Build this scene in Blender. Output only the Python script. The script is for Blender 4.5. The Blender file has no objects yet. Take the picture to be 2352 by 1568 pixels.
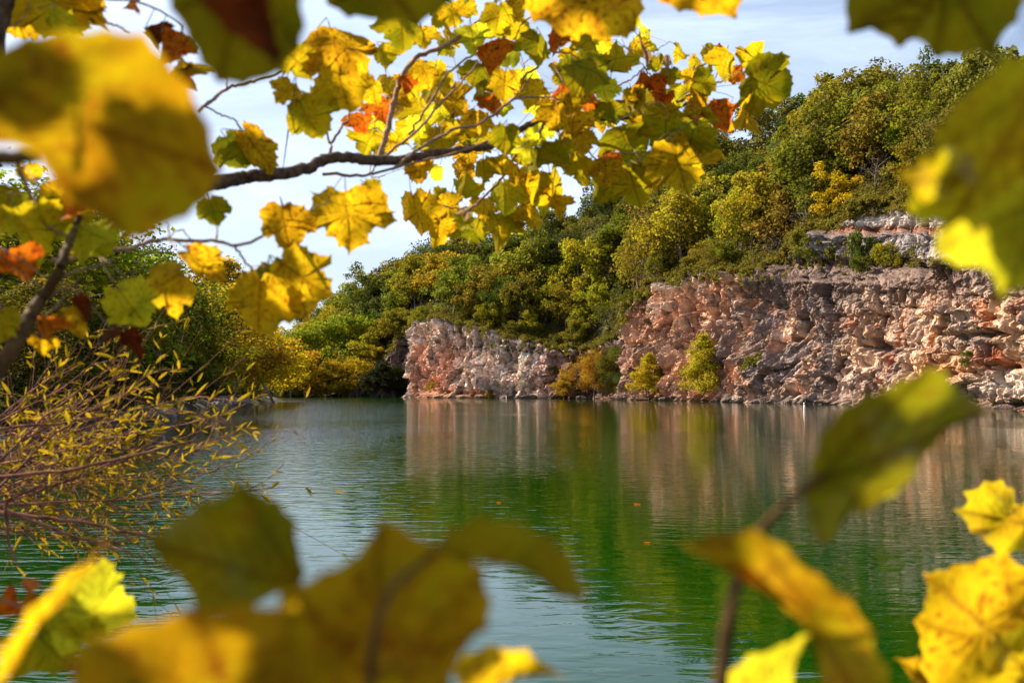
import bpy, math, random
import numpy as np
from mathutils import Vector, Matrix

# ------------------------------------------------------------------ camera, sky, sun, exposure
scn = bpy.context.scene
COL = scn.collection
W, H, F = 2352.0, 1568.0, 2287.0          # picture plane used for measuring directions
CAMZ = 2.4
PITCH = math.radians(2.85)
cam_d = bpy.data.cameras.new("camera")
cam = bpy.data.objects.new("camera", cam_d)
COL.objects.link(cam)
cam.location = (0, 0, CAMZ)
cam.rotation_euler = (math.pi / 2 + PITCH, 0, 0)
cam_d.lens = 35.0
cam_d.sensor_width = 36.0
cam_d.clip_start = 0.05
cam_d.clip_end = 6000
cam_d.dof.use_dof = True
cam_d.dof.focus_distance = 20.0
cam_d.dof.aperture_fstop = 3.6
cam_d.dof.aperture_blades = 9
scn.camera = cam

SUN_AZ, SUN_EL = math.radians(-66), math.radians(36)      # azimuth from +Y, negative = to the left
SUN = Vector((math.sin(SUN_AZ) * math.cos(SUN_EL), math.cos(SUN_AZ) * math.cos(SUN_EL), math.sin(SUN_EL)))
sd = bpy.data.lights.new("sun", 'SUN')
sd.energy = 5.0
sd.angle = math.radians(0.5)
sd.color = (1.0, 0.865, 0.67)
sun = bpy.data.objects.new("sun", sd)
sun.rotation_euler = SUN.to_track_quat('Z', 'Y').to_euler()
sun.location = (-50, 30, 60)
COL.objects.link(sun)

world = bpy.data.worlds.new("World")
scn.world = world
world.use_nodes = True
nt = world.node_tree
for n in list(nt.nodes): nt.nodes.remove(n)
def N(t, typ, **kw):
    n = t.nodes.new(typ)
    for k, v in kw.items():
        if k.startswith('i_'):
            n.inputs[k[2:]].default_value = v
        else:
            setattr(n, k, v)
    return n
wo = N(nt, 'ShaderNodeOutputWorld')
bg = N(nt, 'ShaderNodeBackground', i_Strength=0.052)
sky = N(nt, 'ShaderNodeTexSky')
sky.sky_type = 'NISHITA'; sky.sun_disc = False
sky.sun_elevation = SUN_EL
sky.sun_rotation = SUN_AZ
sky.air_density = 1.0; sky.dust_density = 2.2; sky.ozone_density = 1.6
tc = N(nt, 'ShaderNodeTexCoord')
mp = N(nt, 'ShaderNodeMapping'); mp.inputs['Scale'].default_value = (1.0, 1.8, 4.0); mp.inputs['Rotation'].default_value = (0.12, 0.2, 0.5)
nz = N(nt, 'ShaderNodeTexNoise', i_Scale=2.3, i_Detail=8.0, i_Roughness=0.62, i_Distortion=0.6)
cr = N(nt, 'ShaderNodeMapRange'); cr.inputs['From Min'].default_value = 0.38; cr.inputs['From Max'].default_value = 0.75
cr.inputs['To Min'].default_value = 0.12; cr.inputs['To Max'].default_value = 0.72
mx = N(nt, 'ShaderNodeMix'); mx.data_type = 'RGBA'
mx.inputs['B'].default_value = (8.0, 9.4, 12.2, 1)
nt.links.new(tc.outputs['Generated'], mp.inputs['Vector'])
nt.links.new(mp.outputs[0], nz.inputs['Vector'])
nt.links.new(nz.outputs['Fac'], cr.inputs['Value'])
dp = N(nt, 'ShaderNodeVectorMath', operation='DOT_PRODUCT'); dp.inputs[1].default_value = SUN
nt.links.new(tc.outputs['Generated'], dp.inputs[0])
gm = N(nt, 'ShaderNodeMapRange'); gm.inputs['From Min'].default_value = 0.12; gm.inputs['From Max'].default_value = 0.75; gm.inputs['To Max'].default_value = 0.30
nt.links.new(dp.outputs['Value'], gm.inputs['Value'])
ag = N(nt, 'ShaderNodeMath', operation='ADD'); ag.use_clamp = True
nt.links.new(cr.outputs[0], ag.inputs[0]); nt.links.new(gm.outputs[0], ag.inputs[1])
nt.links.new(ag.outputs[0], mx.inputs['Factor'])
nt.links.new(sky.outputs[0], mx.inputs['A'])
nt.links.new(mx.outputs['Result'], bg.inputs['Color'])
nt.links.new(bg.outputs[0], wo.inputs['Surface'])

scn.view_settings.view_transform = 'Standard'
scn.view_settings.look = 'None'
scn.view_settings.exposure = 1.5
scn.view_settings.gamma = 1.0
scn.render.engine = 'CYCLES'
scn.cycles.use_denoising = True
scn.cycles.max_bounces = 6
scn.cycles.diffuse_bounces = 3
scn.cycles.glossy_bounces = 3
scn.cycles.transmission_bounces = 4
scn.cycles.transparent_max_bounces = 6
scn.cycles.sample_clamp_indirect = 6.0

RS = np.random.RandomState(7)
random.seed(7)
CP, SP = math.cos(PITCH), math.sin(PITCH)

def P(px, py, Y):
    """world point seen in direction (px, py) at distance Y ahead"""
    dx = (px - W / 2) / F; dz = (H / 2 - py) / F
    wy = CP - SP * dz; wz = SP + CP * dz
    k = Y / wy
    return Vector((dx * k, Y, CAMZ + wz * k))
def PA(px, py, Y):
    px = np.asarray(px, float); py = np.asarray(py, float)
    dx = (px - W / 2) / F; dz = (H / 2 - py) / F
    wy = CP - SP * dz; wz = SP + CP * dz
    k = Y / wy
    return np.stack([dx * k, np.broadcast_to(Y, k.shape) + 0 * k, CAMZ + wz * k], -1)
def hgt(py, Y): return P(0, py, Y).z

# ------------------------------------------------------------------ object helpers
def tag(o, label=None, cat=None, group=None, kind=None):
    if label: o['label'] = label
    if cat: o['category'] = cat
    if group: o['group'] = group
    if kind: o['kind'] = kind
    return o
def link(o, parent=None):
    COL.objects.link(o)
    if parent is not None: o.parent = parent
    return o
def empty(name, loc=(0, 0, 0)):
    o = bpy.data.objects.new(name, None)
    o.location = loc; o.empty_display_size = 0.2
    return link(o)
def mesh_obj(name, verts, faces, mat, parent=None, smooth=False, origin=None):
    """verts (n,3) world coordinates, faces (m,k) or list of arrays"""
    verts = np.asarray(verts, np.float32)
    if origin is None: origin = np.zeros(3, np.float32)
    verts = verts - np.asarray(origin, np.float32)
    me = bpy.data.meshes.new(name)
    groups = faces if isinstance(faces, list) else [faces]
    groups = [np.asarray(g, np.int32) for g in groups if len(g)]
    me.vertices.add(len(verts)); me.vertices.foreach_set('co', verts.ravel())
    idx = np.concatenate([g.ravel() for g in groups])
    tot = np.concatenate([np.full(len(g), g.shape[1], np.int32) for g in groups])
    st = np.concatenate([[0], np.cumsum(tot)[:-1]]).astype(np.int32)
    me.loops.add(len(idx)); me.loops.foreach_set('vertex_index', idx)
    me.polygons.add(len(tot)); me.polygons.foreach_set('loop_start', st); me.polygons.foreach_set('loop_total', tot)
    me.polygons.foreach_set('use_smooth', np.full(len(tot), smooth))
    me.update(calc_edges=True); me.validate()
    if mat: me.materials.append(mat)
    o = bpy.data.objects.new(name, me)
    link(o, parent)
    if parent is None: o.location = [float(v) for v in origin]
    return o
def vcol(o, name, cols):
    a = o.data.color_attributes.new(name, 'FLOAT_COLOR', 'POINT')
    c = np.ones((len(cols), 4), np.float32); c[:, :3] = cols
    a.data.foreach_set('color', c.ravel())

def tube(path, radii, ns=8, wob=0.0):
    """tapered tube along path -> verts, quads"""
    p = np.asarray(path, float); n = len(p)
    r = np.interp(np.linspace(0, 1, n), np.linspace(0, 1, len(radii)), radii)
    t = np.gradient(p, axis=0); t /= np.linalg.norm(t, axis=1)[:, None] + 1e-9
    ref = np.array([0.13, 0.31, 0.94]) if abs(t[0][2]) < 0.85 else np.array([1.0, 0.1, 0.0])
    a = np.cross(t, ref); a /= np.linalg.norm(a, axis=1)[:, None] + 1e-9
    b = np.cross(t, a)
    th = np.linspace(0, 2 * np.pi, ns, endpoint=False)
    rr = r[:, None] * (1 + wob * RS.randn(n, ns))
    v = p[:, None, :] + rr[..., None] * (np.cos(th)[None, :, None] * a[:, None, :] + np.sin(th)[None, :, None] * b[:, None, :])
    i = np.arange(n - 1)[:, None]; j = np.arange(ns)[None, :]; j2 = (j + 1) % ns
    q = np.stack([i * ns + j + 0 * i, i * ns + j2, (i + 1) * ns + j2, (i + 1) * ns + j], -1).reshape(-1, 4)
    return v.reshape(-1, 3), q
def smooth_path(pts, n):
    """Catmull-Rom through pts (k,d) -> n points"""
    p = np.asarray(pts, float)
    if len(p) < 3:
        return np.stack([np.interp(np.linspace(0, 1, n), np.linspace(0, 1, len(p)), p[:, k]) for k in range(p.shape[1])], -1)
    e = np.vstack([2 * p[0] - p[1], p, 2 * p[-1] - p[-2]])
    u = np.linspace(0, len(p) - 1 - 1e-6, n); k = u.astype(int); f = (u - k)[:, None]
    a, b, c, d = e[k], e[k + 1], e[k + 2], e[k + 3]
    return 0.5 * ((2 * b) + (c - a) * f + (2 * a - 5 * b + 4 * c - d) * f ** 2 + (3 * b - a - 3 * c + d) * f ** 3)
class MB:
    def __init__(s): s.v = []; s.q = []; s.t = []; s.n = 0
    def add(s, v, q):
        v = np.asarray(v); q = np.asarray(q)
        s.v.append(v); (s.q if q.shape[1] == 4 else s.t).append(q + s.n); s.n += len(v)
    def faces(s):
        out = []
        if s.q: out.append(np.concatenate(s.q))
        if s.t: out.append(np.concatenate(s.t))
        return out
    def obj(s, name, mat, parent=None, smooth=True, origin=None):
        return mesh_obj(name, np.concatenate(s.v), s.faces(), mat, parent, smooth, origin)

# ---- numpy noise
def _hash(ix, iy, seed):
    h = (ix.astype(np.int64) * 374761393 + iy.astype(np.int64) * 668265263 + seed * 1442695041) & 0xFFFFFFFF
    h = ((h ^ (h >> 13)) * 1274126177) & 0xFFFFFFFF
    h = ((h ^ (h >> 16)) * 2246822519) & 0xFFFFFFFF
    h = h ^ (h >> 15)
    return (h & 0xFFFFFF) / float(0xFFFFFF)
def vnoise(x, y, seed=0):
    ix = np.floor(x); iy = np.floor(y); fx = x - ix; fy = y - iy
    fx = fx * fx * (3 - 2 * fx); fy = fy * fy * (3 - 2 * fy)
    a = _hash(ix, iy, seed); b = _hash(ix + 1, iy, seed); c = _hash(ix, iy + 1, seed); d = _hash(ix + 1, iy + 1, seed)
    return (a * (1 - fx) + b * fx) * (1 - fy) + (c * (1 - fx) + d * fx) * fy
def fbm(x, y, seed=0, oct=4, g=0.5):
    s = 0; a = 1; t = 0
    for k in range(oct):
        s = s + a * vnoise(x * 2 ** k + 17.3 * k, y * 2 ** k - 9.1 * k, seed + k); t += a; a *= g
    return s / t
def facets(x, y, seed, tilt=1.0):
    """chiselled stone: each cell is a randomly tilted plane; also returns the edge distance"""
    ix = np.floor(x); iy = np.floor(y)
    best = np.full(x.shape, 1e9); sec = best.copy(); val = np.zeros(x.shape)
    for ox in (-1, 0, 1):
        for oy in (-1, 0, 1):
            cx = ix + ox; cy = iy + oy
            px = cx + _hash(cx, cy, seed); py = cy + _hash(cx, cy, seed + 1)
            d = (x - px) ** 2 + (y - py) ** 2
            h = _hash(cx, cy, seed + 2) - 0.5
            gx = (_hash(cx, cy, seed + 3) - 0.5) * 2 * tilt; gy = (_hash(cx, cy, seed + 4) - 0.5) * 2 * tilt
            pv = h * 0.62 + gx * (x - px) + gy * (y - py)
            m = d < best
            sec = np.where(m, best, np.minimum(sec, d)); val = np.where(m, pv, val); best = np.where(m, d, best)
    return val, np.sqrt(sec) - np.sqrt(best)

# ------------------------------------------------------------------ materials
def mat_new(name):
    m = bpy.data.materials.new(name); m.use_nodes = True
    t = m.node_tree
    for n in list(t.nodes): t.nodes.remove(n)
    out = N(t, 'ShaderNodeOutputMaterial')
    return m, t, out
def ramp(t, stops, interp='LINEAR'):
    r = N(t, 'ShaderNodeValToRGB'); r.color_ramp.interpolation = interp
    e = r.color_ramp.elements
    while len(e) < len(stops): e.new(0.5)
    for el, (p, c) in zip(e, stops):
        el.position = p; el.color = (c[0], c[1], c[2], 1)
    return r
def mixc(t, fac, a, b, mode='MIX'):
    m = N(t, 'ShaderNodeMix'); m.data_type = 'RGBA'; m.blend_type = mode
    for sock, v in (('Factor', fac), ('A', a), ('B', b)):
        if hasattr(v, 'links') or hasattr(v, 'is_linked'):
            t.links.new(v, m.inputs[sock])
        else:
            m.inputs[sock].default_value = v if sock == 'Factor' else (v[0], v[1], v[2], 1)
    return m.outputs['Result']

def leaf_mat(name, base, second, spot, spotamt=0.5, trans=0.66, scale=18.0, gloss=0.008):
    """broad leaf seen close: patchy colour, brown spots, light shining through"""
    base, second, spot = [tuple(v * 0.74 for v in q_) for q_ in (base, second, spot)]
    m, t, out = mat_new(name)
    tc = N(t, 'ShaderNodeTexCoord'); oi = N(t, 'ShaderNodeObjectInfo')
    off = N(t, 'ShaderNodeVectorMath', operation='SCALE'); off.inputs['Scale'].default_value = 37.0
    comb = N(t, 'ShaderNodeCombineXYZ')
    for k in 'XYZ': t.links.new(oi.outputs['Random'], comb.inputs[k])
    t.links.new(comb.outputs[0], off.inputs[0])
    ad = N(t, 'ShaderNodeVectorMath', operation='ADD')
    t.links.new(tc.outputs['Object'], ad.inputs[0]); t.links.new(off.outputs[0], ad.inputs[1])
    n1 = N(t, 'ShaderNodeTexNoise', i_Scale=scale, i_Detail=3.0, i_Roughness=0.55)
    n2 = N(t, 'ShaderNodeTexNoise', i_Scale=scale * 4.5, i_Detail=4.0, i_Roughness=0.65)
    n3 = N(t, 'ShaderNodeTexNoise', i_Scale=scale * 14, i_Detail=2.0, i_Roughness=0.5)
    for n in (n1, n2, n3): t.links.new(ad.outputs[0], n.inputs['Vector'])
    r1 = ramp(t, [(0.38, base), (0.62, second)]); t.links.new(n1.outputs['Fac'], r1.inputs[0])
    mr = N(t, 'ShaderNodeMapRange'); mr.inputs['From Min'].default_value = 0.66 - 0.16 * spotamt; mr.inputs['From Max'].default_value = 0.74 - 0.10 * spotamt
    t.links.new(n2.outputs['Fac'], mr.inputs['Value'])
    c = mixc(t, mr.outputs[0], r1.outputs[0], spot)
    mr3 = N(t, 'ShaderNodeMapRange'); mr3.inputs['From Min'].default_value = 0.3; mr3.inputs['From Max'].default_value = 0.7
    mr3.inputs['To Min'].default_value = 0.82; mr3.inputs['To Max'].default_value = 1.15
    t.links.new(n3.outputs['Fac'], mr3.inputs['Value'])
    hs = N(t, 'ShaderNodeHueSaturation')
    t.links.new(c, hs.inputs['Color']); t.links.new(mr3.outputs[0], hs.inputs['Value'])
    c = hs.outputs[0]
    vc = N(t, 'ShaderNodeVertexColor', layer_name='vein')
    c = mixc(t, 1.0, c, vc.outputs['Color'], 'MULTIPLY')
    bp = N(t, 'ShaderNodeBump', i_Strength=0.25, i_Distance=0.002); t.links.new(n2.outputs['Fac'], bp.inputs['Height'])
    df = N(t, 'ShaderNodeBsdfDiffuse'); tr = N(t, 'ShaderNodeBsdfTranslucent'); gl = N(t, 'ShaderNodeBsdfGlossy', i_Roughness=0.42)
    dc = mixc(t, 0.25, c, (0.10, 0.07, 0.01))
    t.links.new(dc, df.inputs['Color']); t.links.new(c, tr.inputs['Color'])
    for s in (df, tr, gl): t.links.new(bp.outputs[0], s.inputs['Normal'])
    ms = N(t, 'ShaderNodeMixShader', i_Fac=trans); t.links.new(df.outputs[0], ms.inputs[1]); t.links.new(tr.outputs[0], ms.inputs[2])
    fr = N(t, 'ShaderNodeFresnel', i_IOR=1.35)
    mm = N(t, 'ShaderNodeMath', operation='MULTIPLY'); mm.inputs[1].default_value = gloss * 4
    t.links.new(fr.outputs[0], mm.inputs[0])
    ms2 = N(t, 'ShaderNodeMixShader'); t.links.new(mm.outputs[0], ms2.inputs[0]); t.links.new(ms.outputs[0], ms2.inputs[1]); t.links.new(gl.outputs[0], ms2.inputs[2])
    t.links.new(ms2.outputs[0], out.inputs['Surface'])
    return m
YEL, YEL2 = (0.95, 0.60, 0.012), (0.80, 0.58, 0.02)
LM = {
 'y': leaf_mat('sycamore_leaf_yellow', (0.90, 0.60, 0.010), (0.76, 0.46, 0.008), (0.42, 0.12, 0.008), 0.75),
 'Y': leaf_mat('sycamore_leaf_lime', (0.85, 0.74, 0.02), (0.66, 0.66, 0.02), (0.60, 0.32, 0.02), 0.15),
 'l': leaf_mat('sycamore_leaf_olive_yellow', (0.58, 0.50, 0.008), (0.66, 0.44, 0.008), (0.40, 0.16, 0.01), 0.45),
 'g': leaf_mat('sycamore_leaf_green', (0.30, 0.31, 0.006), (0.44, 0.34, 0.006), (0.35, 0.17, 0.01), 0.35, trans=0.55),
 'o': leaf_mat('sycamore_leaf_ochre', (0.84, 0.52, 0.008), (0.64, 0.34, 0.008), (0.28, 0.07, 0.008), 0.85),
 'r': leaf_mat('sycamore_leaf_rust', (0.72, 0.14, 0.008), (0.85, 0.26, 0.01), (0.16, 0.02, 0.006), 0.9, trans=0.5),
 'b': leaf_mat('sycamore_leaf_dark_red', (0.22, 0.03, 0.006), (0.12, 0.015, 0.005), (0.4, 0.05, 0.01), 0.5, trans=0.35),
 'k': leaf_mat('sycamore_leaf_shaded_olive', (0.44, 0.32, 0.005), (0.54, 0.27, 0.005), (0.30, 0.10, 0.006), 0.8),  # darker olive-yellow: shade on the near leaves put into the colour
 'e': leaf_mat('sycamore_leaf_shaded_green', (0.24, 0.23, 0.005), (0.34, 0.25, 0.005), (0.3, 0.14, 0.006), 0.5),  # darker green, likewise with the near leaves' shade in the colour
 't': leaf_mat('sycamore_leaf_dry_tan', (0.62, 0.42, 0.22), (0.50, 0.30, 0.14), (0.35, 0.18, 0.08), 0.4, trans=0.3),
}
def bark_mat(name, c1, c2, scale=30.0, bump=0.6, dist=0.004):
    m, t, out = mat_new(name)
    tc = N(t, 'ShaderNodeTexCoord')
    n1 = N(t, 'ShaderNodeTexNoise', i_Scale=scale, i_Detail=6.0, i_Roughness=0.65)
    t.links.new(tc.outputs['Object'], n1.inputs['Vector'])
    r = ramp(t, [(0.35, c1), (0.65, c2)]); t.links.new(n1.outputs['Fac'], r.inputs[0])
    b = N(t, 'ShaderNodeBump', i_Strength=bump, i_Distance=dist); t.links.new(n1.outputs['Fac'], b.inputs['Height'])
    p = N(t, 'ShaderNodeBsdfPrincipled', i_Roughness=0.85); p.inputs['Specular IOR Level'].default_value = 0.12
    t.links.new(r.outputs[0], p.inputs['Base Color']); t.links.new(b.outputs[0], p.inputs['Normal'])
    t.links.new(p.outputs[0], out.inputs['Surface'])
    return m
M_BARK = bark_mat('branch_bark', (0.035, 0.022, 0.016), (0.16, 0.10, 0.065), 60)
M_TWIG = bark_mat('twig_bark', (0.16, 0.09, 0.055), (0.36, 0.23, 0.14), 80)
M_REDTWIG = bark_mat('willow_twig_bark', (0.07, 0.020, 0.012), (0.30, 0.13, 0.08), 18)
M_TRUNK = bark_mat('tree_bark', (0.07, 0.055, 0.04), (0.22, 0.18, 0.14), 2.0, 0.8, 0.05)
M_STEM = bark_mat('sapling_bark', (0.035, 0.018, 0.007), (0.12, 0.065, 0.02), 30)

def foliage_mat(name, trans=0.45, vary=0.35, nscale=0.35):
    """small leaves of distant trees; the hue comes from each object's own colour"""
    m, t, out = mat_new(name)
    oi = N(t, 'ShaderNodeObjectInfo'); ge = N(t, 'ShaderNodeNewGeometry'); tc = N(t, 'ShaderNodeTexCoord')
    n = N(t, 'ShaderNodeTexNoise', i_Scale=nscale, i_Detail=2.0); t.links.new(tc.outputs['Object'], n.inputs['Vector'])
    hs = N(t, 'ShaderNodeHueSaturation')
    m1 = N(t, 'ShaderNodeMapRange'); m1.inputs['To Min'].default_value = 0.5 - 0.014; m1.inputs['To Max'].default_value = 0.5 + 0.024
    t.links.new(n.outputs['Fac'], m1.inputs['Value']); m1.inputs['From Min'].default_value = 0.3; m1.inputs['From Max'].default_value = 0.7
    t.links.new(m1.outputs[0], hs.inputs['Hue'])
    m2 = N(t, 'ShaderNodeMapRange'); m2.inputs['To Min'].default_value = 1 - vary; m2.inputs['To Max'].default_value = 1 + vary * 1.3
    t.links.new(ge.outputs['Random Per Island'], m2.inputs['Value'])
    t.links.new(m2.outputs[0], hs.inputs['Value'])
    t.links.new(oi.outputs['Color'], hs.inputs['Color'])
    df = N(t, 'ShaderNodeBsdfPrincipled', i_Roughness=0.55); df.inputs['Specular IOR Level'].default_value = 0.04
    tr = N(t, 'ShaderNodeBsdfTranslucent')
    t.links.new(hs.outputs[0], df.inputs['Base Color'])
    tcx = mixc(t, 0.5, hs.outputs[0], (1.25, 1.15, 0.5), 'MULTIPLY')
    t.links.new(hs.outputs[0], tr.inputs['Color'])
    ms = N(t, 'ShaderNodeMixShader', i_Fac=trans)
    t.links.new(df.outputs[0], ms.inputs[1]); t.links.new(tr.outputs[0], ms.inputs[2])
    t.links.new(ms.outputs[0], out.inputs['Surface'])
    return m
M_FOL = foliage_mat('tree_foliage', 0.48, 0.5)

def rock_mat():
    m, t, out = mat_new('quarry_rock')
    vc = N(t, 'ShaderNodeVertexColor', layer_name='rock')
    tc = N(t, 'ShaderNodeTexCoord')
    n1 = N(t, 'ShaderNodeTexNoise', i_Scale=0.9, i_Detail=10.0, i_Roughness=0.68)
    mp = N(t, 'ShaderNodeMapping'); mp.inputs['Scale'].default_value = (1.4, 1.4, 0.3)
    n2 = N(t, 'ShaderNodeTexNoise', i_Scale=0.8, i_Detail=6.0, i_Roughness=0.6)
    t.links.new(tc.outputs['Object'], n1.inputs['Vector']); t.links.new(tc.outputs['Object'], mp.inputs[0]); t.links.new(mp.outputs[0], n2.inputs['Vector'])
    r1 = ramp(t, [(0.3, (0.55, 0.52, 0.52)), (0.5, (0.95, 0.95, 0.95)), (0.72, (1.35, 1.3, 1.22))]); t.links.new(n1.outputs['Fac'], r1.inputs[0])
    r2 = ramp(t, [(0.35, (0.72, 0.66, 0.62)), (0.6, (1.12, 1.1, 1.08))]); t.links.new(n2.outputs['Fac'], r2.inputs[0])
    c = mixc(t, 1.0, vc.outputs['Color'], r1.outputs[0], 'MULTIPLY')
    c = mixc(t, 1.0, c, r2.outputs[0], 'MULTIPLY')
    vo = N(t, 'ShaderNodeTexVoronoi', i_Scale=2.6); vo.feature = 'F1'
    t.links.new(tc.outputs['Object'], vo.inputs['Vector'])
    ad = N(t, 'ShaderNodeMath', operation='ADD'); t.links.new(n1.outputs['Fac'], ad.inputs[0]); 
    sc_ = N(t, 'ShaderNodeMath', operation='MULTIPLY'); sc_.inputs[1].default_value = 0.35
    t.links.new(vo.outputs['Distance'], sc_.inputs[0]); t.links.new(sc_.outputs[0], ad.inputs[1])
    b = N(t, 'ShaderNodeBump', i_Strength=0.9, i_Distance=0.5); t.links.new(ad.outputs[0], b.inputs['Height'])
    p = N(t, 'ShaderNodeBsdfPrincipled', i_Roughness=0.85)
    p.inputs['Specular IOR Level'].default_value = 0.25
    t.links.new(c, p.inputs['Base Color']); t.links.new(b.outputs[0], p.inputs['Normal'])
    t.links.new(p.outputs[0], out.inputs['Surface'])
    return m
M_ROCK = rock_mat()

def ground_mat(name, a, b, scale=0.4):
    m, t, out = mat_new(name)
    tc = N(t, 'ShaderNodeTexCoord')
    n1 = N(t, 'ShaderNodeTexNoise', i_Scale=scale, i_Detail=8.0, i_Roughness=0.7)
    t.links.new(tc.outputs['Object'], n1.inputs['Vector'])
    r = ramp(t, [(0.35, a), (0.65, b)]); t.links.new(n1.outputs['Fac'], r.inputs[0])
    bp = N(t, 'ShaderNodeBump', i_Strength=0.8, i_Distance=0.4); t.links.new(n1.outputs['Fac'], bp.inputs['Height'])
    p = N(t, 'ShaderNodeBsdfPrincipled', i_Roughness=0.95)
    t.links.new(r.outputs[0], p.inputs['Base Color']); t.links.new(bp.outputs[0], p.inputs['Normal'])
    t.links.new(p.outputs[0], out.inputs['Surface'])
    return m
M_SOIL = ground_mat('forest_floor', (0.018, 0.016, 0.008), (0.055, 0.042, 0.018))
M_MUD = ground_mat('lake_bed', (0.05, 0.06, 0.03), (0.09, 0.09, 0.05), 0.2)

def water_mat():
    m, t, out = mat_new('quarry_lake_water')
    tc = N(t, 'ShaderNodeTexCoord')
    # gust patches: where the breeze roughens the surface
    mg = N(t, 'ShaderNodeMapping'); mg.inputs['Scale'].default_value = (0.10, 0.035, 1)
    ng = N(t, 'ShaderNodeTexNoise', i_Scale=0.6, i_Detail=3.0, i_Roughness=0.5)
    t.links.new(tc.outputs['Object'], mg.inputs[0]); t.links.new(mg.outputs[0], ng.inputs['Vector'])
    gr = N(t, 'ShaderNodeMapRange'); gr.inputs['From Min'].default_value = 0.38; gr.inputs['From Max'].default_value = 0.62
    gr.inputs['To Min'].default_value = 0.30; gr.inputs['To Max'].default_value = 2.2
    sx_ = N(t, 'ShaderNodeSeparateXYZ'); t.links.new(tc.outputs['Object'], sx_.inputs[0])
    wx_ = N(t, 'ShaderNodeMapRange'); wx_.inputs['From Min'].default_value = 5.0; wx_.inputs['From Max'].default_value = -10.0
    wx_.inputs['To Min'].default_value = -0.13; wx_.inputs['To Max'].default_value = 0.13; t.links.new(sx_.outputs['X'], wx_.inputs['Value'])
    wa_ = N(t, 'ShaderNodeMath', operation='ADD'); t.links.new(ng.outputs['Fac'], wa_.inputs[0]); t.links.new(wx_.outputs[0], wa_.inputs[1])
    t.links.new(wa_.outputs[0], gr.inputs['Value'])
    m1 = N(t, 'ShaderNodeMapping'); m1.inputs['Scale'].default_value = (1.0, 2.1, 1); m1.inputs['Rotation'].default_value = (0, 0, 0.16)
    n1 = N(t, 'ShaderNodeTexNoise', i_Scale=1.7, i_Detail=3.0, i_Roughness=0.45, i_Distortion=0.6)
    m2 = N(t, 'ShaderNodeMapping'); m2.inputs['Scale'].default_value = (0.8, 1.9, 1); m2.inputs['Rotation'].default_value = (0, 0, -0.25)
    n2 = N(t, 'ShaderNodeTexNoise', i_Scale=0.9, i_Detail=2.0, i_Roughness=0.5, i_Distortion=0.3)
    t.links.new(tc.outputs['Object'], m1.inputs[0]); t.links.new(m1.outputs[0], n1.inputs['Vector'])
    t.links.new(tc.outputs['Object'], m2.inputs[0]); t.links.new(m2.outputs[0], n2.inputs['Vector'])
    a = N(t, 'ShaderNodeMath', operation='MULTIPLY'); a.inputs[1].default_value = 0.018
    b = N(t, 'ShaderNodeMath', operation='MULTIPLY'); b.inputs[1].default_value = 0.013
    s = N(t, 'ShaderNodeMath', operation='ADD')
    t.links.new(n1.outputs['Fac'], a.inputs[0]); t.links.new(n2.outputs['Fac'], b.inputs[0])
    t.links.new(a.outputs[0], s.inputs[0]); t.links.new(b.outputs[0], s.inputs[1])
    g = N(t, 'ShaderNodeMath', operation='MULTIPLY'); t.links.new(s.outputs[0], g.inputs[0]); t.links.new(gr.outputs[0], g.inputs[1])
    bp = N(t, 'ShaderNodeBump', i_Strength=1.0, i_Distance=1.0); t.links.new(g.outputs[0], bp.inputs['Height'])
    p = N(t, 'ShaderNodeBsdfPrincipled', i_Roughness=0.03, i_IOR=1.333)
    p.inputs['Base Color'].default_value = (0.0004, 0.026, 0.0005, 1)
    t.links.new(bp.outputs[0], p.inputs['Normal'])
    t.links.new(p.outputs[0], out.inputs['Surface'])
    return m
M_WATER = water_mat()

def plain_mat(name, c, rough=0.5):
    m, t, out = mat_new(name)
    tc = N(t, 'ShaderNodeTexCoord'); n = N(t, 'ShaderNodeTexNoise', i_Scale=6.0, i_Detail=4.0)
    t.links.new(tc.outputs['Object'], n.inputs['Vector'])
    r = ramp(t, [(0.3, [v * 0.8 for v in c]), (0.7, c)]); t.links.new(n.outputs['Fac'], r.inputs[0])
    p = N(t, 'ShaderNodeBsdfPrincipled', i_Roughness=rough); t.links.new(r.outputs[0], p.inputs['Base Color'])
    t.links.new(p.outputs[0], out.inputs['Surface'])
    return m

# ------------------------------------------------------------------ water and lake bed
def sheet(name, x0, x1, y0, y1, z, mat, n=2):
    xs = np.linspace(x0, x1, n); ys = np.linspace(y0, y1, n)
    g = np.stack(np.meshgrid(xs, ys, indexing='ij'), -1).reshape(-1, 2)
    v = np.column_stack([g, np.full(len(g), z)])
    i, j = np.meshgrid(np.arange(n - 1), np.arange(n - 1), indexing='ij'); k = (i * n + j).ravel()
    return mesh_obj(name, v, np.stack([k, k + n, k + n + 1, k + 1], -1), mat)
tag(sheet('ground', -2500, 2500, -2500, 2500, -3.0, M_MUD), kind='structure')
tag(sheet('water', -600, 600, -20, 700, 0.0, M_WATER, 3), kind='structure')

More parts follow.
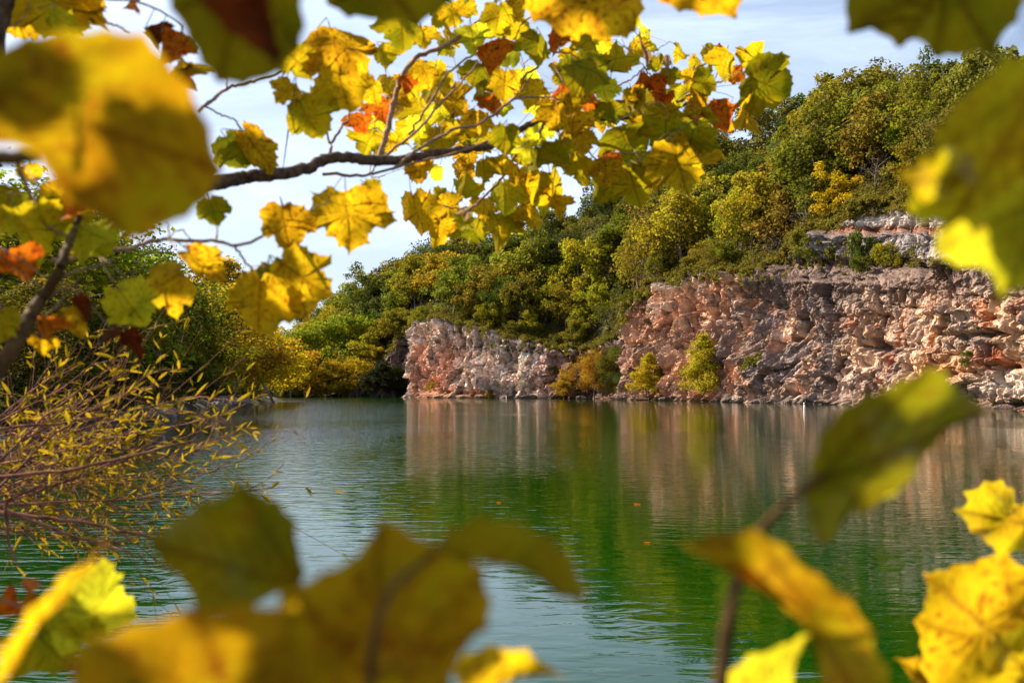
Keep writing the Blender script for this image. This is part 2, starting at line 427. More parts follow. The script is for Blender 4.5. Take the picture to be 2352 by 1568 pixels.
# ------------------------------------------------------------------ the quarry cliff
# shoreline of the cliff: (picture column, distance, top of the rock in the picture)
CL = np.array([
 (700, 412, 905), (800, 410, 900), (850, 402, 862), (900, 399, 800), (932, 397, 760), (944, 378, 742), (960, 372, 732), (1000, 356, 728),
 (1050, 348, 742), (1100, 340, 755), (1180, 331, 778), (1250, 323, 792), (1300, 318, 800), (1340, 313, 800), (1400, 303, 778),
 (1430, 290, 742), (1450, 276, 700), (1500, 260, 650), (1550, 248, 628), (1640, 230, 628), (1700, 217, 632), (1750, 204, 612), (1800, 196, 575),
 (1850, 188, 545), (1900, 180, 528), (1960, 171, 470), (2020, 164, 455), (2100, 152, 440), (2250, 137, 430), (2352, 125, 420),
 (2600, 104, 400), (2900, 84, 380), (3300, 66, 340)], float)
def cliffZ(x): return np.interp(x, CL[:, 0], CL[:, 1])
def cliffTop(x): return np.interp(x, CL[:, 0], CL[:, 2])
cx_ = np.interp(np.linspace(0, 1, 400), np.linspace(0, 1, len(CL)), CL[:, 0])
bx = (cx_ - W / 2) / F * cliffZ(cx_); by = cliffZ(cx_)
# arc length parametrisation
seg = np.hypot(np.diff(bx), np.diff(by)); s_ = np.concatenate([[0], np.cumsum(seg)])
L = s_[-1]
u_, ul = 0.0, []
while u_ < L:
    ul.append(u_); z0 = np.interp(u_, s_, by); x0 = np.interp(u_, s_, cx_)
    u_ += 0.45 if (x0 > 2420 or x0 < 830) else 0.00082 * z0
U = np.array(ul); nu = len(U)
BX = np.interp(U, s_, bx); BY = np.interp(U, s_, by); PX = np.interp(U, s_, cx_)
k_ = np.ones(9) / 9
def sm(a):
    p = np.pad(a, 4, mode='edge'); return np.convolve(p, k_, 'valid')
BXs, BYs = sm(sm(BX)), sm(sm(BY))
TX, TY = np.gradient(BXs), np.gradient(BYs)
for _ in range(14): TX, TY = sm(TX), sm(TY)
tl = np.hypot(TX, TY); TX /= tl; TY /= tl
NX, NY = TY, -TX                    # outward, towards the lake
flip = (NX * -BXs + NY * -BYs) < 0
NX = np.where(flip, -NX, NX); NY = np.where(flip, -NY, NY)
ZTOP = np.array([hgt(y, z) for y, z in zip(cliffTop(PX), cliffZ(PX))])
ZTOP = ZTOP + (fbm(U * 0.12, U * 0, 5) - 0.5) * 3
nv = 185
T = np.linspace(0, 1, nv)
uu, tt = np.meshgrid(U, T, indexing='ij')
zt = ZTOP[:, None]
zz = -1.0 + tt * (zt + 1.0)
px2 = PX[:, None] + 0 * tt
# upper terraces on the right: set back above the main face
f2 = np.clip((px2 - 1690) / 150, 0, 1)
py_here = 898 - (zz - CAMZ) / cliffZ(px2) * F          # where this height shows in the picture
back = zz * 0.06
lift = 55 * np.clip((px2 - 2040) / 150, 0, 1)
backr = f2 * (np.clip((650 - lift - py_here) / 45, 0, 1) * 7.5 + np.clip((540 - py_here) / 12, 0, 1) * 5.5)
# small scarp leaning back near every top
backr = backr + np.clip((tt - 0.93) / 0.07, 0, 1) ** 2 * 2.5
d = np.zeros_like(zz)
# large buttresses and hollows
d += (fbm(uu * 0.05, zz * 0.045, 11, 3) - 0.5) * 9.0
right = np.clip((px2 - 1750) / 200, 0, 1)               # right side is bedded, left side is blocky and upright
tiltz = zz + uu * 0.10
ax = 0.22 * (1 - right) + 0.13 * right; az = 0.12 * (1 - right) + 0.21 * right
wx = (fbm(uu * 0.2, zz * 0.2, 31, 3) - 0.5) * 3.0; wz = (fbm(uu * 0.2 + 50, zz * 0.2, 37, 3) - 0.5) * 3.0
def mixf(sa, sb, seed, t_):
    fa, ea = facets((uu + wx) * sa[0], (zz + wz) * sa[1], seed, t_); fb, eb = facets((uu + wx) * sb[0], (tiltz + wz) * sb[1], seed + 50, t_)
    m_ = right + (_hash(np.floor(uu * .3), np.floor(zz * .3), 77) - .5) * .5 > 0.5
    return np.where(m_, fb, fa), np.where(m_, eb, ea)
f, e = mixf((0.20, 0.11), (0.15, 0.15), 3, 1.5); amp = 1 - 0.5 * right; d += f * 2.9 * amp; d -= 0.9 * np.exp(-(e / 0.08) ** 2)
f1, e1 = mixf((0.60, 0.30), (0.42, 0.46), 13, 1.5); d += f1 * 1.35 * amp; d -= 0.6 * np.exp(-(e1 / 0.09) ** 2)
f3, e3 = mixf((1.3, 0.7), (1.1, 1.25), 23, 1.4); d += f3 * 0.5 * amp
fj, ej = facets(uu * 0.42 + wx * .3, zz * 0.07, 90, 1.0); d += fj * 0.9; d -= 0.5 * np.exp(-(ej / 0.06) ** 2)
f4, e4 = mixf((2.4, 1.7), (2.2, 2.8), 43, 1.5); d += f4 * 0.26 * amp
ax = 0.2; az = 0.17
d += (fbm(uu * 0.9, zz * 0.9, 51, 3) - 0.5) * 0.7
def S_(x, a, b):
    k = np.clip((x - a) / (b - a), 0, 1); return k * k * (3 - 2 * k)
# bedding ledges on the right
led = np.sin(tiltz * 1.15 + fbm(uu * 0.1, zz * 0.15, 61, 3) * 9)
d += right * np.maximum(led, -0.2) * 0.2
led2 = fbm(uu * 0.06, tiltz * 0.55, 67, 2)
d += right * S_(led2, .54, .58) * 0.7
# smoother slab at far left edge of the pale face, cave and hollow at the waterline
def blob(px, py, rx, ry): return np.exp(-(((px2 - px) / rx) ** 2 + ((py_here - py) / ry) ** 2) ** 1.5)
cave = blob(990, 888, 17, 17); d -= cave * 8
d -= blob(1385, 880, 55, 60) * 4
d -= blob(1270, 870, 12, 30) * 2.5
d -= blob(2330, 931, 60, 9) * 7 + blob(1905, 610, 60, 18) * 1.5 + blob(1885, 470, 40, 20) * 2
d -= blob(1730, 690, 30, 18) * 1.6 + blob(2020, 800, 60, 14) * 2.4 + blob(2230, 770, 90, 9) * 2.2 + blob(2290, 840, 60, 12) * 2.0
d += blob(1780, 855, 90, 50) * 2.2 + blob(1120, 860, 60, 40) * 2.0
edge_fade = np.clip(tt / 0.02, 0, 1)
# rubble toe at the waterline
d += np.clip(1 - (zz + 0.2) / 2.0, 0, 1) * (0.2 + 2.6 * fbm(uu * 0.5, zz, 71, 2))
off = d - back
vx = BXs[:, None] + NX[:, None] * off; vy = BYs[:, None] + NY[:, None] * off
rl_ = np.hypot(BXs, BYs)[:, None]
vx = vx + BXs[:, None] / rl_ * backr; vy = vy + BYs[:, None] / rl_ * backr
zz = CAMZ + (zz - CAMZ) * (1 + backr / rl_)      # keep the terraces as tall as they look from the far bank
vz = zz + (fbm(uu * 0.6, zz * 0.6, 81, 3) - 0.5) * 0.9 * np.clip(tt * 8, 0, 1) + f1 * 0.25
V = np.stack([vx, vy, vz], -1)
# ---- rock colours
def lerp(a, b, k): return a * (1 - k[..., None]) + np.asarray(b) * k[..., None]
pale = np.array([0.60, 0.48, 0.41]); grey = np.array([0.17, 0.155, 0.165]); orange = np.array([0.47, 0.21, 0.10])
rust = np.array([0.38, 0.12, 0.045]); cream = np.array([0.64, 0.475, 0.34]); brown = np.array([0.20, 0.12, 0.085])
c = np.broadcast_to(pale, V.shape).copy()
nA = fbm(uu * 0.10, zz * 0.08, 101, 4); nB = fbm(uu * 0.25, zz * 0.12, 111, 4); nC = fbm(uu * 0.06, zz * 0.3, 121, 3)
def S(x, a, b): 
    k = np.clip((x - a) / (b - a), 0, 1); return k * k * (3 - 2 * k)
c = lerp(c, (0.66, 0.57, 0.52), S(nB, .5, .62) * 0.8)
c = lerp(c, grey, S(nA, .54, .66) * 0.4)
# zones, each keyed to the stretch of cliff it belongs to
za = S(px2, 945, 955) * (1 - S(px2, 1010, 1050)) * S(nB + (py_here - 820) / 260, .35, .6)
c = lerp(c, (0.52, 0.27, 0.17), 0.8 * np.clip(za + blob(1015, 850, 35, 70) * 0.9, 0, 1))
c = lerp(c, (0.48, 0.25, 0.14), S(py_here + nB * 30, 905, 925) * S(px2, 960, 990) * (1 - S(px2, 1120, 1200)))
zb = S(px2, 1190, 1290) * (1 - S(px2, 1430, 1460)); c = lerp(c, (0.23, 0.11, 0.08), zb * S(nB, .3, .55) * 0.9)
fz = _hash(np.floor((uu + wx) * ax * 2.3), np.floor((tiltz + wz) * az * 2.3), 9) - 0.5      # colour changes block by block
nS = fbm(uu * 0.6, zz * 0.06, 131, 5); nD = fbm(uu * 0.16, zz * 0.16, 141, 5)
zc = S(px2, 1425, 1470)
c = lerp(c, (0.47, 0.33, 0.25), zc * 0.95)
zo = zc * (1 - S(px2 + (nA - .5) * 300 + fz * 60, 1760, 1900)); c = lerp(c, (0.64, 0.40, 0.265), zo * 0.9)
c = lerp(c, (0.50, 0.23, 0.12), zo * S(nS, .50, .60) * 0.6)
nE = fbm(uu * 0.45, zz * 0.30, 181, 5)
c = lerp(c, (0.58, 0.47, 0.40), zc * S(nC + fz * .1, .52, .60) * 0.7)
c = lerp(c, (0.62, 0.36, 0.20), zc * S(nS, .40, .34) * 0.0)
c = c * (0.78 + 0.44 * S(fbm(uu * 0.8, zz * 0.05, 171, 4), .35, .65))[..., None]
c = lerp(c, brown, zo * S(nD, .56, .62) * 0.6)
zd = np.exp(-((px2 - 1815 - (nA - .5) * 300) / 115) ** 2) * S(py_here + (nA - .5) * 120, 600, 680)
c = lerp(c, (0.18, 0.155, 0.16), np.clip(zd * S(nD + fz * .12, .32, .48) * 1.25, 0, 1) * 0.92)
ze = S(px2 + (nA - .5) * 260 + fz * 60, 1900, 2040) * S(py_here, 650, 720)
c = lerp(c, cream, ze * 0.8); c = lerp(c, (0.25, 0.20, 0.185), ze * S(nD + fz * .12, .50, .58) * 0.7)
c = lerp(c, rust, ze * S(nS, .62, .68) * 0.85)
c = lerp(c, (0.19, 0.145, 0.13), zc * S(nE + (px2 - 1800) / 2500 * (px2 < 1800), .50, .58) * 0.7); c = c * (1 + 0.28 * (1 - S(px2, 1230, 1330)))[..., None]; c = lerp(c, (0.17, 0.13, 0.12), (1 - zc) * S(nE, .54, .62) * 0.5)  # ledge shadow put into the rock colour as dark noise patches
c = lerp(c, rust, np.clip(blob(2030, 770, 24, 75) + blob(1945, 740, 40, 22) + blob(2240, 830, 45, 30), 0, 1) * S(nS, .40, .52) * 0.6)
c = lerp(c, (0.55, 0.30, 0.13), blob(2160, 850, 70, 40) * 0.8)
c = lerp(c, (0.62, 0.58, 0.54), blob(2290, 880, 90, 28) * 0.7)
zf = S(px2, 1640, 1760) * (1 - S(py_here + (nB - .5) * 50, 655, 700)); c = lerp(c, (0.17, 0.125, 0.11), zf * 0.9)
c = lerp(c, (0.25, 0.235, 0.25), S(px2, 1780, 1850) * (1 - S(py_here, 585, 600)))
c = lerp(c, (0.52, 0.51, 0.50), S(px2, 1930, 1970) * (1 - S(py_here, 512, 520)))
c = lerp(c, (0.30, 0.12, 0.05), S(px2, 1860, 1900) * np.exp(-((py_here - 526) / 8) ** 2) * 0.9)
c = lerp(c, (0.05, 0.045, 0.055), (1 - S(px2, 930, 946)) * 0.75)  # shade of the recessed left corner put into the rock colour
# damp dark tide line, brown overhang of soil at the top edge
c = c * (1 - 0.6 * np.exp(-np.clip(zz, 0, 99) / 0.6)[..., None])
c = lerp(c, (0.10, 0.07, 0.05), S(tt, .93, .99) * 0.8)
# darker along the open joints
c = c * (1 - 0.35 * np.exp(-(e1 / 0.05) ** 2)[..., None]) * (1 - 0.3 * np.exp(-(e / 0.05) ** 2)[..., None])
c = np.clip(c * np.array([1.08, 1.02, 0.97]) * (0.85 + 0.22 * _hash(np.floor((uu + wx) * ax * 2.3), np.floor((tiltz + wz) * az * 2.3), 7))[..., None], 0.01, 0.8)
I, J = np.meshgrid(np.arange(nu - 1), np.arange(nv - 1), indexing='ij'); k = (I * nv + J).ravel()
fq = np.stack([k, k + nv, k + nv + 1, k + 1], -1)
if NX.mean() * 1 > 0: fq = fq[:, ::-1]
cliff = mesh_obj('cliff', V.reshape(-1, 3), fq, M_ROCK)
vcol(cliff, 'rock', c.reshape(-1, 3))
tag(cliff, 'tall bare quarry wall of orange, grey and cream rock rising from the lake', 'cliff', kind='structure')
CTX, CTY, CTZ = vx[:, -1], vy[:, -1], vz[:, -1]
PXT = CTX / CTY * F + W / 2; _o = np.argsort(PXT); _k = np.ones(25) / 25
_zs = np.convolve(np.pad(CTY[_o], 12, mode='edge'), _k, 'valid'); _hs = np.convolve(np.pad(CTZ[_o], 12, mode='edge'), _k, 'valid'); _xs = PXT[_o]

# ------------------------------------------------------------------ hillside behind the cliff
RIDGE = np.array([  # picture column, distance of the crest, top of the trees there
 (-400, 640, 800), (200, 620, 790), (560, 600, 770), (640, 590, 748), (700, 575, 720), (750, 560, 690), (800, 545, 655), (870, 520, 628), (930, 500, 598), (980, 480, 555),
 (1060, 465, 535), (1150, 455, 515), (1250, 440, 480), (1330, 425, 440), (1420, 410, 410), (1500, 395, 375), (1600, 370, 330), (1700, 345, 312), (1780, 330, 290),
 (1850, 315, 255), (1900, 300, 215), (2000, 280, 165), (2090, 265, 150), (2200, 250, 130), (2352, 235, 120), (2700, 210, 100), (3300, 170, 60)], float)
def ridge(x): 
    z = np.interp(x, RIDGE[:, 0], RIDGE[:, 1]); y = np.interp(x, RIDGE[:, 0], RIDGE[:, 2])
    k = np.clip((x - 1350) / 500, 0, 1)
    return z, (898 - y) / F * z + CAMZ - 20.0 - 0.010 * (z - 300)
def startline(x):
    """where the wooded slope begins: just behind the rock edge, or at the far shore"""
    x = np.asarray(x, float)
    zc = np.interp(x, _xs, _zs) + 2.0; hc = np.interp(x, _xs, _hs) - 0.2
    return zc, hc
TERR_X = np.linspace(-400, 3290, 420)
TT = np.concatenate([np.linspace(0, 1, 46), np.linspace(1.06, 2.2, 14)])
def terrain(x, t):
    x = np.asarray(x, float); t = np.asarray(t, float)
    m = x < 820
    zs, hs = startline(np.maximum(x, 700))
    zs = np.where(m, 412 + (820 - x) * 0.02, zs); hs = np.where(m, 0.3, hs)
    zs0, hs0 = zs, hs
    zr, hr = ridge(x)
    Y = zs0 + (zr - zs0) * t
    tc_ = np.clip(t, 0, 1)
    hh = hs0 + (hr - hs0) * (1 - (1 - tc_) ** 1.35)
    hh = hh - np.clip(t - 1, 0, 9) * 30
    hh = hh + (fbm(x * 0.012, Y * 0.02, 201, 4) - 0.5) * 9 * np.clip(tc_ * 5, 0, 1)
    X = (x - W / 2) / F * Y
    return X, Y, hh
gx, gt = np.meshgrid(TERR_X, TT, indexing='ij')
X, Y, Z_ = terrain(gx, gt)
nxx, nt_ = gx.shape
I, J = np.meshgrid(np.arange(nxx - 1), np.arange(nt_ - 1), indexing='ij'); k = (I * nt_ + J).ravel()
hill = mesh_obj('hills', np.stack([X, Y, Z_], -1).reshape(-1, 3), np.stack([k, k + nt_, k + nt_ + 1, k + 1], -1), M_SOIL, smooth=True)
tag(hill, kind='structure')
# the rocky brow that rolls over from the top of the wall into the wooded slope
ex, ey, ez = terrain(np.clip(PXT, 705, 3280), np.full(len(PXT), 0.05))
rows_ = [np.stack([CTX * (1 - f) + ex * f, CTY * (1 - f) + ey * f, CTZ * (1 - f) + (ez - 0.4) * f + (fbm(U * 0.3, U * 0 + f * 9, 501) - 0.5) * 1.2 * math.sin(math.pi * f)], -1) for f in (0, 0.2, 0.45, 0.7, 1.0)]
G = np.array(rows_); I, J = np.meshgrid(np.arange(4), np.arange(nu - 1), indexing='ij'); k = (I * nu + J).ravel()
brow = mesh_obj('cliff', G.reshape(-1, 3), np.stack([k, k + 1, k + nu + 1, k + nu], -1), M_SOIL, smooth=True)
tag(brow, 'soil covered brow along the top of the quarry wall', 'cliff', kind='structure')

# ------------------------------------------------------------------ trees
def rand_dirs(n, rs):
    v = rs.randn(n, 3); return v / np.linalg.norm(v, axis=1)[:, None]
def leaf_quads(cen, nrm, size, rs, aspect=0.7):
    n = len(cen)
    r = rand_dirs(n, rs); a = np.cross(nrm, r); a /= np.linalg.norm(a, axis=1)[:, None] + 1e-9
    b = np.cross(nrm, a)
    s = size * (0.6 + 0.8 * rs.rand(n))[:, None]
    v = np.empty((n, 4, 3))
    v[:, 0] = cen - a * s * 0.5; v[:, 1] = cen - b * s * 0.5 * aspect + nrm * s * 0.12
    v[:, 2] = cen + a * s * 0.5; v[:, 3] = cen + b * s * 0.5 * aspect + nrm * s * 0.12
    q = np.arange(n * 4).reshape(n, 4)
    return v.reshape(-1, 3), q
def make_tree(seed, kind='round', Ht=12.0, R=4.5, nleaf=3600, leaf=0.5, nlimb=9, trunk_r=0.22, bare=False, sparse=1.0):
    """returns (crown mesh data arrays, trunk mesh arrays); base at the origin"""
    rs = np.random.RandomState(seed)
    tr = MB(); clumps = []
    lean = rs.randn(2) * 0.05 * Ht
    top = np.array([lean[0], lean[1], Ht * (0.93 if kind != 'round' else 0.8)])
    base = np.zeros(3)
    mid = top * 0.5 + np.array([rs.randn() * 0.25, rs.randn() * 0.25, 0])
    tp = smooth_path([base - [0, 0, 1.5], base, mid, top], 12)
    tr.add(*tube(tp, [trunk_r * 1.3, trunk_r, trunk_r * 0.6, 0.04], 7))
    h0 = {'round': 0.13, 'cone': 0.08, 'column': 0.1, 'bush': 0.02, 'umbrella': 0.5}[kind]
    for k in range(nlimb):
        f_ = h0 + (0.95 - h0) * ((k + rs.rand() * 0.8) / nlimb)
        st = np.array([np.interp(f_, np.linspace(0, 1, len(tp)), tp[:, i]) for i in range(3)]); st[2] = f_ * top[2]
        az = k * 2.4 + rs.rand() * 0.8
        if kind == 'round': rad = R * math.sqrt(max(0.08, 1 - ((f_ - 0.42) / 0.60) ** 2)) * (0.75 + 0.4 * rs.rand())
        elif kind == 'cone': rad = R * (1.02 - f_) * (0.75 + 0.5 * rs.rand()) * min(1, 0.55 + f_ * 2.4)
        elif kind == 'column': rad = R * (1.05 - f_ ** 2) * (0.7 + 0.5 * rs.rand())
        elif kind == 'bush': rad = R * math.sqrt(max(0.1, 1 - f_ ** 2)) * (0.6 + 0.6 * rs.rand())
        else: rad = R * (0.6 + 0.5 * rs.rand())
        rise = rad * (0.15 + 0.6 * rs.rand()) * (1.0 if kind != 'umbrella' else 0.35)
        en = st + np.array([math.cos(az) * rad, math.sin(az) * rad, rise])
        en[2] = min(en[2], Ht * 0.97)
        md = (st + en) / 2 + np.array([0, 0, rise * 0.15])
        lp = smooth_path([st, md, en], 6); tr.add(*tube(lp, [trunk_r * 0.42, trunk_r * 0.25, 0.03], 5))
        nsub = 4 + int(rad)
        for q in range(nsub):
            g = 0.35 + 0.65 * (q + 1) / nsub
            p0 = np.array([np.interp(g, np.linspace(0, 1, 6), lp[:, i]) for i in range(3)])
            o = rs.randn(3) * np.array([1, 1, 0.6]) * rad * 0.26 + np.array([0, 0, 0.25])
            c0 = p0 + o
            tr.add(*tube(smooth_path([p0, p0 + o * 0.5 + [0, 0, 0.1], c0], 4), [trunk_r * 0.18, 0.025], 4))
            clumps.append((c0, (0.55 + 0.65 * rs.rand()) * R * 0.27 * (0.7 + 0.3 * (rad / R))))
    cc = np.array([c0 for c0, r in clumps]); cr_ = np.array([r for c0, r in clumps])
    if bare: return None, tr
    nleaf = int(nleaf * sparse)
    w = cr_ ** 2; w /= w.sum()
    ci = rs.choice(len(cc), nleaf, p=w)
    dd = rand_dirs(nleaf, rs); dd[:, 2] = np.where(rs.rand(nleaf) < 0.35, np.abs(dd[:, 2]), dd[:, 2])
    rr = cr_[ci] * (0.62 + 0.50 * rs.rand(nleaf))
    pos = cc[ci] + dd * rr[:, None] * np.array([1.05, 1.05, 0.85])
    # stray leaves give a ragged edge
    st_ = rs.rand(nleaf) < 0.12; pos[st_] += rand_dirs(st_.sum(), rs) * (cr_[ci][st_] * 0.55)[:, None]
    nr = dd * 0.55 + rs.randn(nleaf, 3) * 0.55 + np.array([0, 0, 0.45]); nr /= np.linalg.norm(nr, axis=1)[:, None]
    pos[:, 2] = np.maximum(pos[:, 2], 0.1)
    return leaf_quads(pos, nr, leaf, rs), tr

PROTO = {}
def proto(key, *a, **kw):
    cr_, tr = make_tree(*a, **kw)
    me_c = None
    if cr_ is not None:
        o = mesh_obj('crown', cr_[0], cr_[1], M_FOL); me_c = o.data; bpy.data.objects.remove(o)
    o = tr.obj('trunk', M_TRUNK); me_t = o.data; bpy.data.objects.remove(o)
    PROTO[key] = (me_c, me_t)
for i in range(5): proto(('hill', i), 100 + i, 'round', 13.0, 5.0 - 0.3 * (i % 3), 5200, 0.47, 9 + i % 3)
for i in range(3): proto(('hillcone', i), 120 + i, 'cone', 12.0, 4.2, 3800, 0.46, 14, 0.18)
for i in range(2): proto(('hillopen', i), 130 + i, 'round', 12.0, 4.6, 2300, 0.42, 12, 0.2)
for i in range(3): proto(('bush', i), 140 + i, 'bush', 4.0, 3.0, 2000, 0.36, 8, 0.08)
for i in range(4): proto(('near', i), 150 + i, 'round', 12.0, 4.6, 15000, 0.24, 15, 0.2)
for i in range(3): proto(('syc', i), 160 + i, 'cone', 12.0, 4.0, 13000, 0.27, 22, 0.16)
proto(('bare', 0), 170, 'round', 12.0, 4.5, 0, 0.3, 14, 0.16, bare=True)

GREEN = (0.092, 0.105, 0.012); DGREEN = (0.050, 0.060, 0.010); LGREEN = (0.205, 0.205, 0.014); OLIVE = (0.175, 0.158, 0.014)
YGREEN = (0.29, 0.25, 0.014); GOLD = (0.36, 0.26, 0.012); AMBER = (0.36, 0.22, 0.012); RUSSET = (0.36, 0.17, 0.045); BLUEG = (0.13, 0.13, 0.030); BROWNG = (0.18, 0.145, 0.022)
def plant(key, loc, scale, colr, label, group=None, name='tree', cat='tree', sz=None, rz=None):
    mc, mt = PROTO[key]
    r = empty(name, loc)
    r.rotation_euler = (0, 0, random.uniform(0, 6.28) if rz is None else rz)
    r.scale = (scale, scale, (sz or scale))
    tag(r, label, cat, group)
    if mc is not None:
        c_ = bpy.data.objects.new('crown', mc); link(c_, r)
        j = [random.uniform(0.85, 1.18) * 0.94, random.uniform(0.88, 1.14) * 0.93, random.uniform(0.8, 1.2) * 0.80]
        c_.color = (colr[0] * j[0], colr[1] * j[1], colr[2] * j[2], 1)
    t_ = bpy.data.objects.new('trunk', mt); link(t_, r)
    return r
def trunkcap(o): return o

CN = {GREEN: 'green', DGREEN: 'dark green', LGREEN: 'light green', OLIVE: 'olive', YGREEN: 'yellow-green', GOLD: 'golden', AMBER: 'amber', RUSSET: 'russet', BLUEG: 'dull green', BROWNG: 'brownish'}
def where_x(x):
    for a, b in ((850, 'far hill past the left bank'), (945, 'slope over the dark corner'), (1050, 'slope over the cave'), (1190, 'slope over the pale cliff'), (1330, 'slope over the brown rock'),
                 (1450, 'slope over the recess'), (1560, 'slope over the orange rim'), (1690, 'slope over the cone tree'), (1800, 'slope over the grey band'), (1930, 'slope over the upper ledge'), (2080, 'slope over the white patch')):
        if x < a: return b
    return 'slope over the cream cliff'
def where_t(t):
    return 'edging the' if t < 0.08 else 'low on the' if t < 0.3 else 'midway up the' if t < 0.62 else 'high on the' if t < 0.9 else 'atop the'
HILLTREES = []
# special trees on the slope
def on_slope(x, ytop, ht):
    """find the place on the slope where a tree of height ht ends at picture row ytop"""
    best = None
    for t in np.linspace(0.0, 1.0, 120):
        X_, Y_, Zz = terrain(np.array([x]), np.array([t]))
        y = 898 - (Zz[0] + ht - CAMZ) / Y_[0] * F
        if best is None or abs(y - ytop) < best[0]: best = (abs(y - ytop), (float(X_[0]), float(Y_[0]), float(Zz[0])))
    return best[1]
special = []
def sp(x, yt, ht, key, colr, label, s=None, **kw):
    loc = on_slope(x, yt, ht); special.append((loc[0], loc[1]))
    return plant(key, loc, s or ht / 12.5, colr, label, None, **kw)
sp(1938, 330, 15, ('hill', 1), (0.55, 0.33, 0.02), 'bright golden tree standing alone among green trees above the white rock patch', s=0.85)
sp(1303, 500, 13, ('hill', 2), (0.27, 0.115, 0.045), 'rounded russet brown tree halfway up the slope above the pale cliff', s=1.25)
sp(1368, 455, 12, ('hill', 0), (0.25, 0.13, 0.035), 'smaller russet tree up the slope from the rounded russet brown tree')
sp(2270, 160, 12, ('hill', 3), (0.60, 0.40, 0.03), 'golden tree on the skyline half hidden by the big blurred leaf')
sp(1135, 510, 13, ('hillopen', 0), DGREEN, 'dark pine-like tree on the skyline beneath the hanging yellow leaves')
b = sp(2072, 118, 17, ('bare', 0), GREEN, 'leafless grey tree sticking up above the skyline canopy', s=1.05, name='bare_tree')
b2 = sp(1775, 505, 9, ('bare', 0), GREEN, 'small dead tree with bare brown twigs near the top of the orange cliff', s=0.6, name='bare_tree')

for x, yt, ht, s_b, lab in [(1140, 545, 11, .8, 'thin leafless tree with dark limbs beneath the lowest hanging leaves'), (1705, 400, 12, .85, 'bare pale trunk among the dark trees above the grey band'), (1620, 480, 10, .75, 'leaning bare tree on the slope over the cone tree'),
    (1850, 420, 11, .8, 'slender bare tree left of the bright golden tree'), (2020, 300, 12, .8, 'grey leafless tree high on the slope right of the golden tree'), (1230, 560, 10, .75, 'dead tree on the slope over the brown rock'), (985, 600, 9, .7, 'small dead tree on the slope over the cave')]:
    sp(x, yt, ht, ('bare', 0), GREEN, lab, s=s_b, name='bare_tree')
pts = []
rs = np.random.RandomState(3)
tries = 0
while tries < 60000 and len(pts) < 294:
    tries += 1
    x = rs.uniform(420, 2460)
    t = rs.rand() ** 1.1 * 1.02
    X_, Y_, Zz = terrain(np.array([x]), np.array([t]))
    X_, Y_, Zz = float(X_[0]), float(Y_[0]), float(Zz[0])
    if x > 2150 and rs.rand() < 0.75: continue
    if x < 660 and rs.rand() < 0.65: continue
    rad = (4.8 + 0.0035 * (Y_ - 150)) * rs.uniform(0.78, 1.4)
    if t < 0.06: rad *= 0.72
    if any((X_ - a) ** 2 + (Y_ - b_) ** 2 < rad ** 2 for a, b_, *_ in pts): continue
    if any((X_ - a) ** 2 + (Y_ - b_) ** 2 < 30 for a, b_ in special): continue
    if 1955 < x < 2110 and t < 0.02: continue
    pts.append((X_, Y_, Zz, x, t, rad))
for X_, Y_, Zz, x, t, rad in pts:
    r_ = rs.rand(); nb = fbm(np.array([x * 0.006]), np.array([t * 3.0]), 301, 2)[0]
    if x < 850: pal = [LGREEN, LGREEN, YGREEN, OLIVE, GREEN, YGREEN]
    elif x < 1330 and t < 0.35: pal = [YGREEN, OLIVE, GREEN, YGREEN, OLIVE, LGREEN]
    elif x < 1330: pal = [GREEN, DGREEN, OLIVE, GREEN, LGREEN]
    elif t < 0.3: pal = [YGREEN, OLIVE, GREEN, OLIVE, LGREEN, BROWNG]
    elif t > 0.7: pal = [GREEN, BLUEG, GREEN, BLUEG, OLIVE, DGREEN]
    else: pal = [GREEN, DGREEN, OLIVE, BLUEG, OLIVE, GREEN, OLIVE, YGREEN]
    colr = pal[int(r_ * len(pal)) % len(pal)]
    s = rad / 3.7 * rs.uniform(0.9, 1.1)
    sz = s * rs.uniform(0.8, 1.12)
    kk = rs.rand()
    if t < 0.05 and x > 850: s *= 0.72; sz *= 0.6
    key = ('hillcone', rs.randint(3)) if kk < 0.2 else ('hillopen', rs.randint(2)) if kk < 0.36 else ('hill', rs.randint(5))
    shape = {'hillcone': 'pointed', 'hillopen': 'thin-leaved', 'hill': 'rounded'}[key[0]]
    lab_ = '%s %s tree %s %s' % (CN[colr], shape, where_t(t), where_x(x))
    HILLTREES.append((lab_, x, plant(key, (X_, Y_, Zz - 0.4), s, colr, lab_, 'trees covering the hill above the quarry', sz=sz)))
NUM = ['', 'one', 'two', 'three', 'four', 'five', 'six', 'seven', 'eight', 'nine', 'ten']; ORD = ['leftmost', 'second', 'third', 'fourth', 'fifth', 'sixth', 'seventh', 'eighth', 'ninth', 'tenth']
for lab_ in set(h[0] for h in HILLTREES):
    g_ = sorted([h for h in HILLTREES if h[0] == lab_], key=lambda h: h[1])
    if len(g_) > 1:
        for i_, h in enumerate(g_):
            h[2]['label'] = lab_ + (', leftmost of ' if i_ == 0 else ', rightmost of ' if i_ == len(g_) - 1 else ', %s of ' % ORD[i_]) + NUM[min(10, len(g_))]

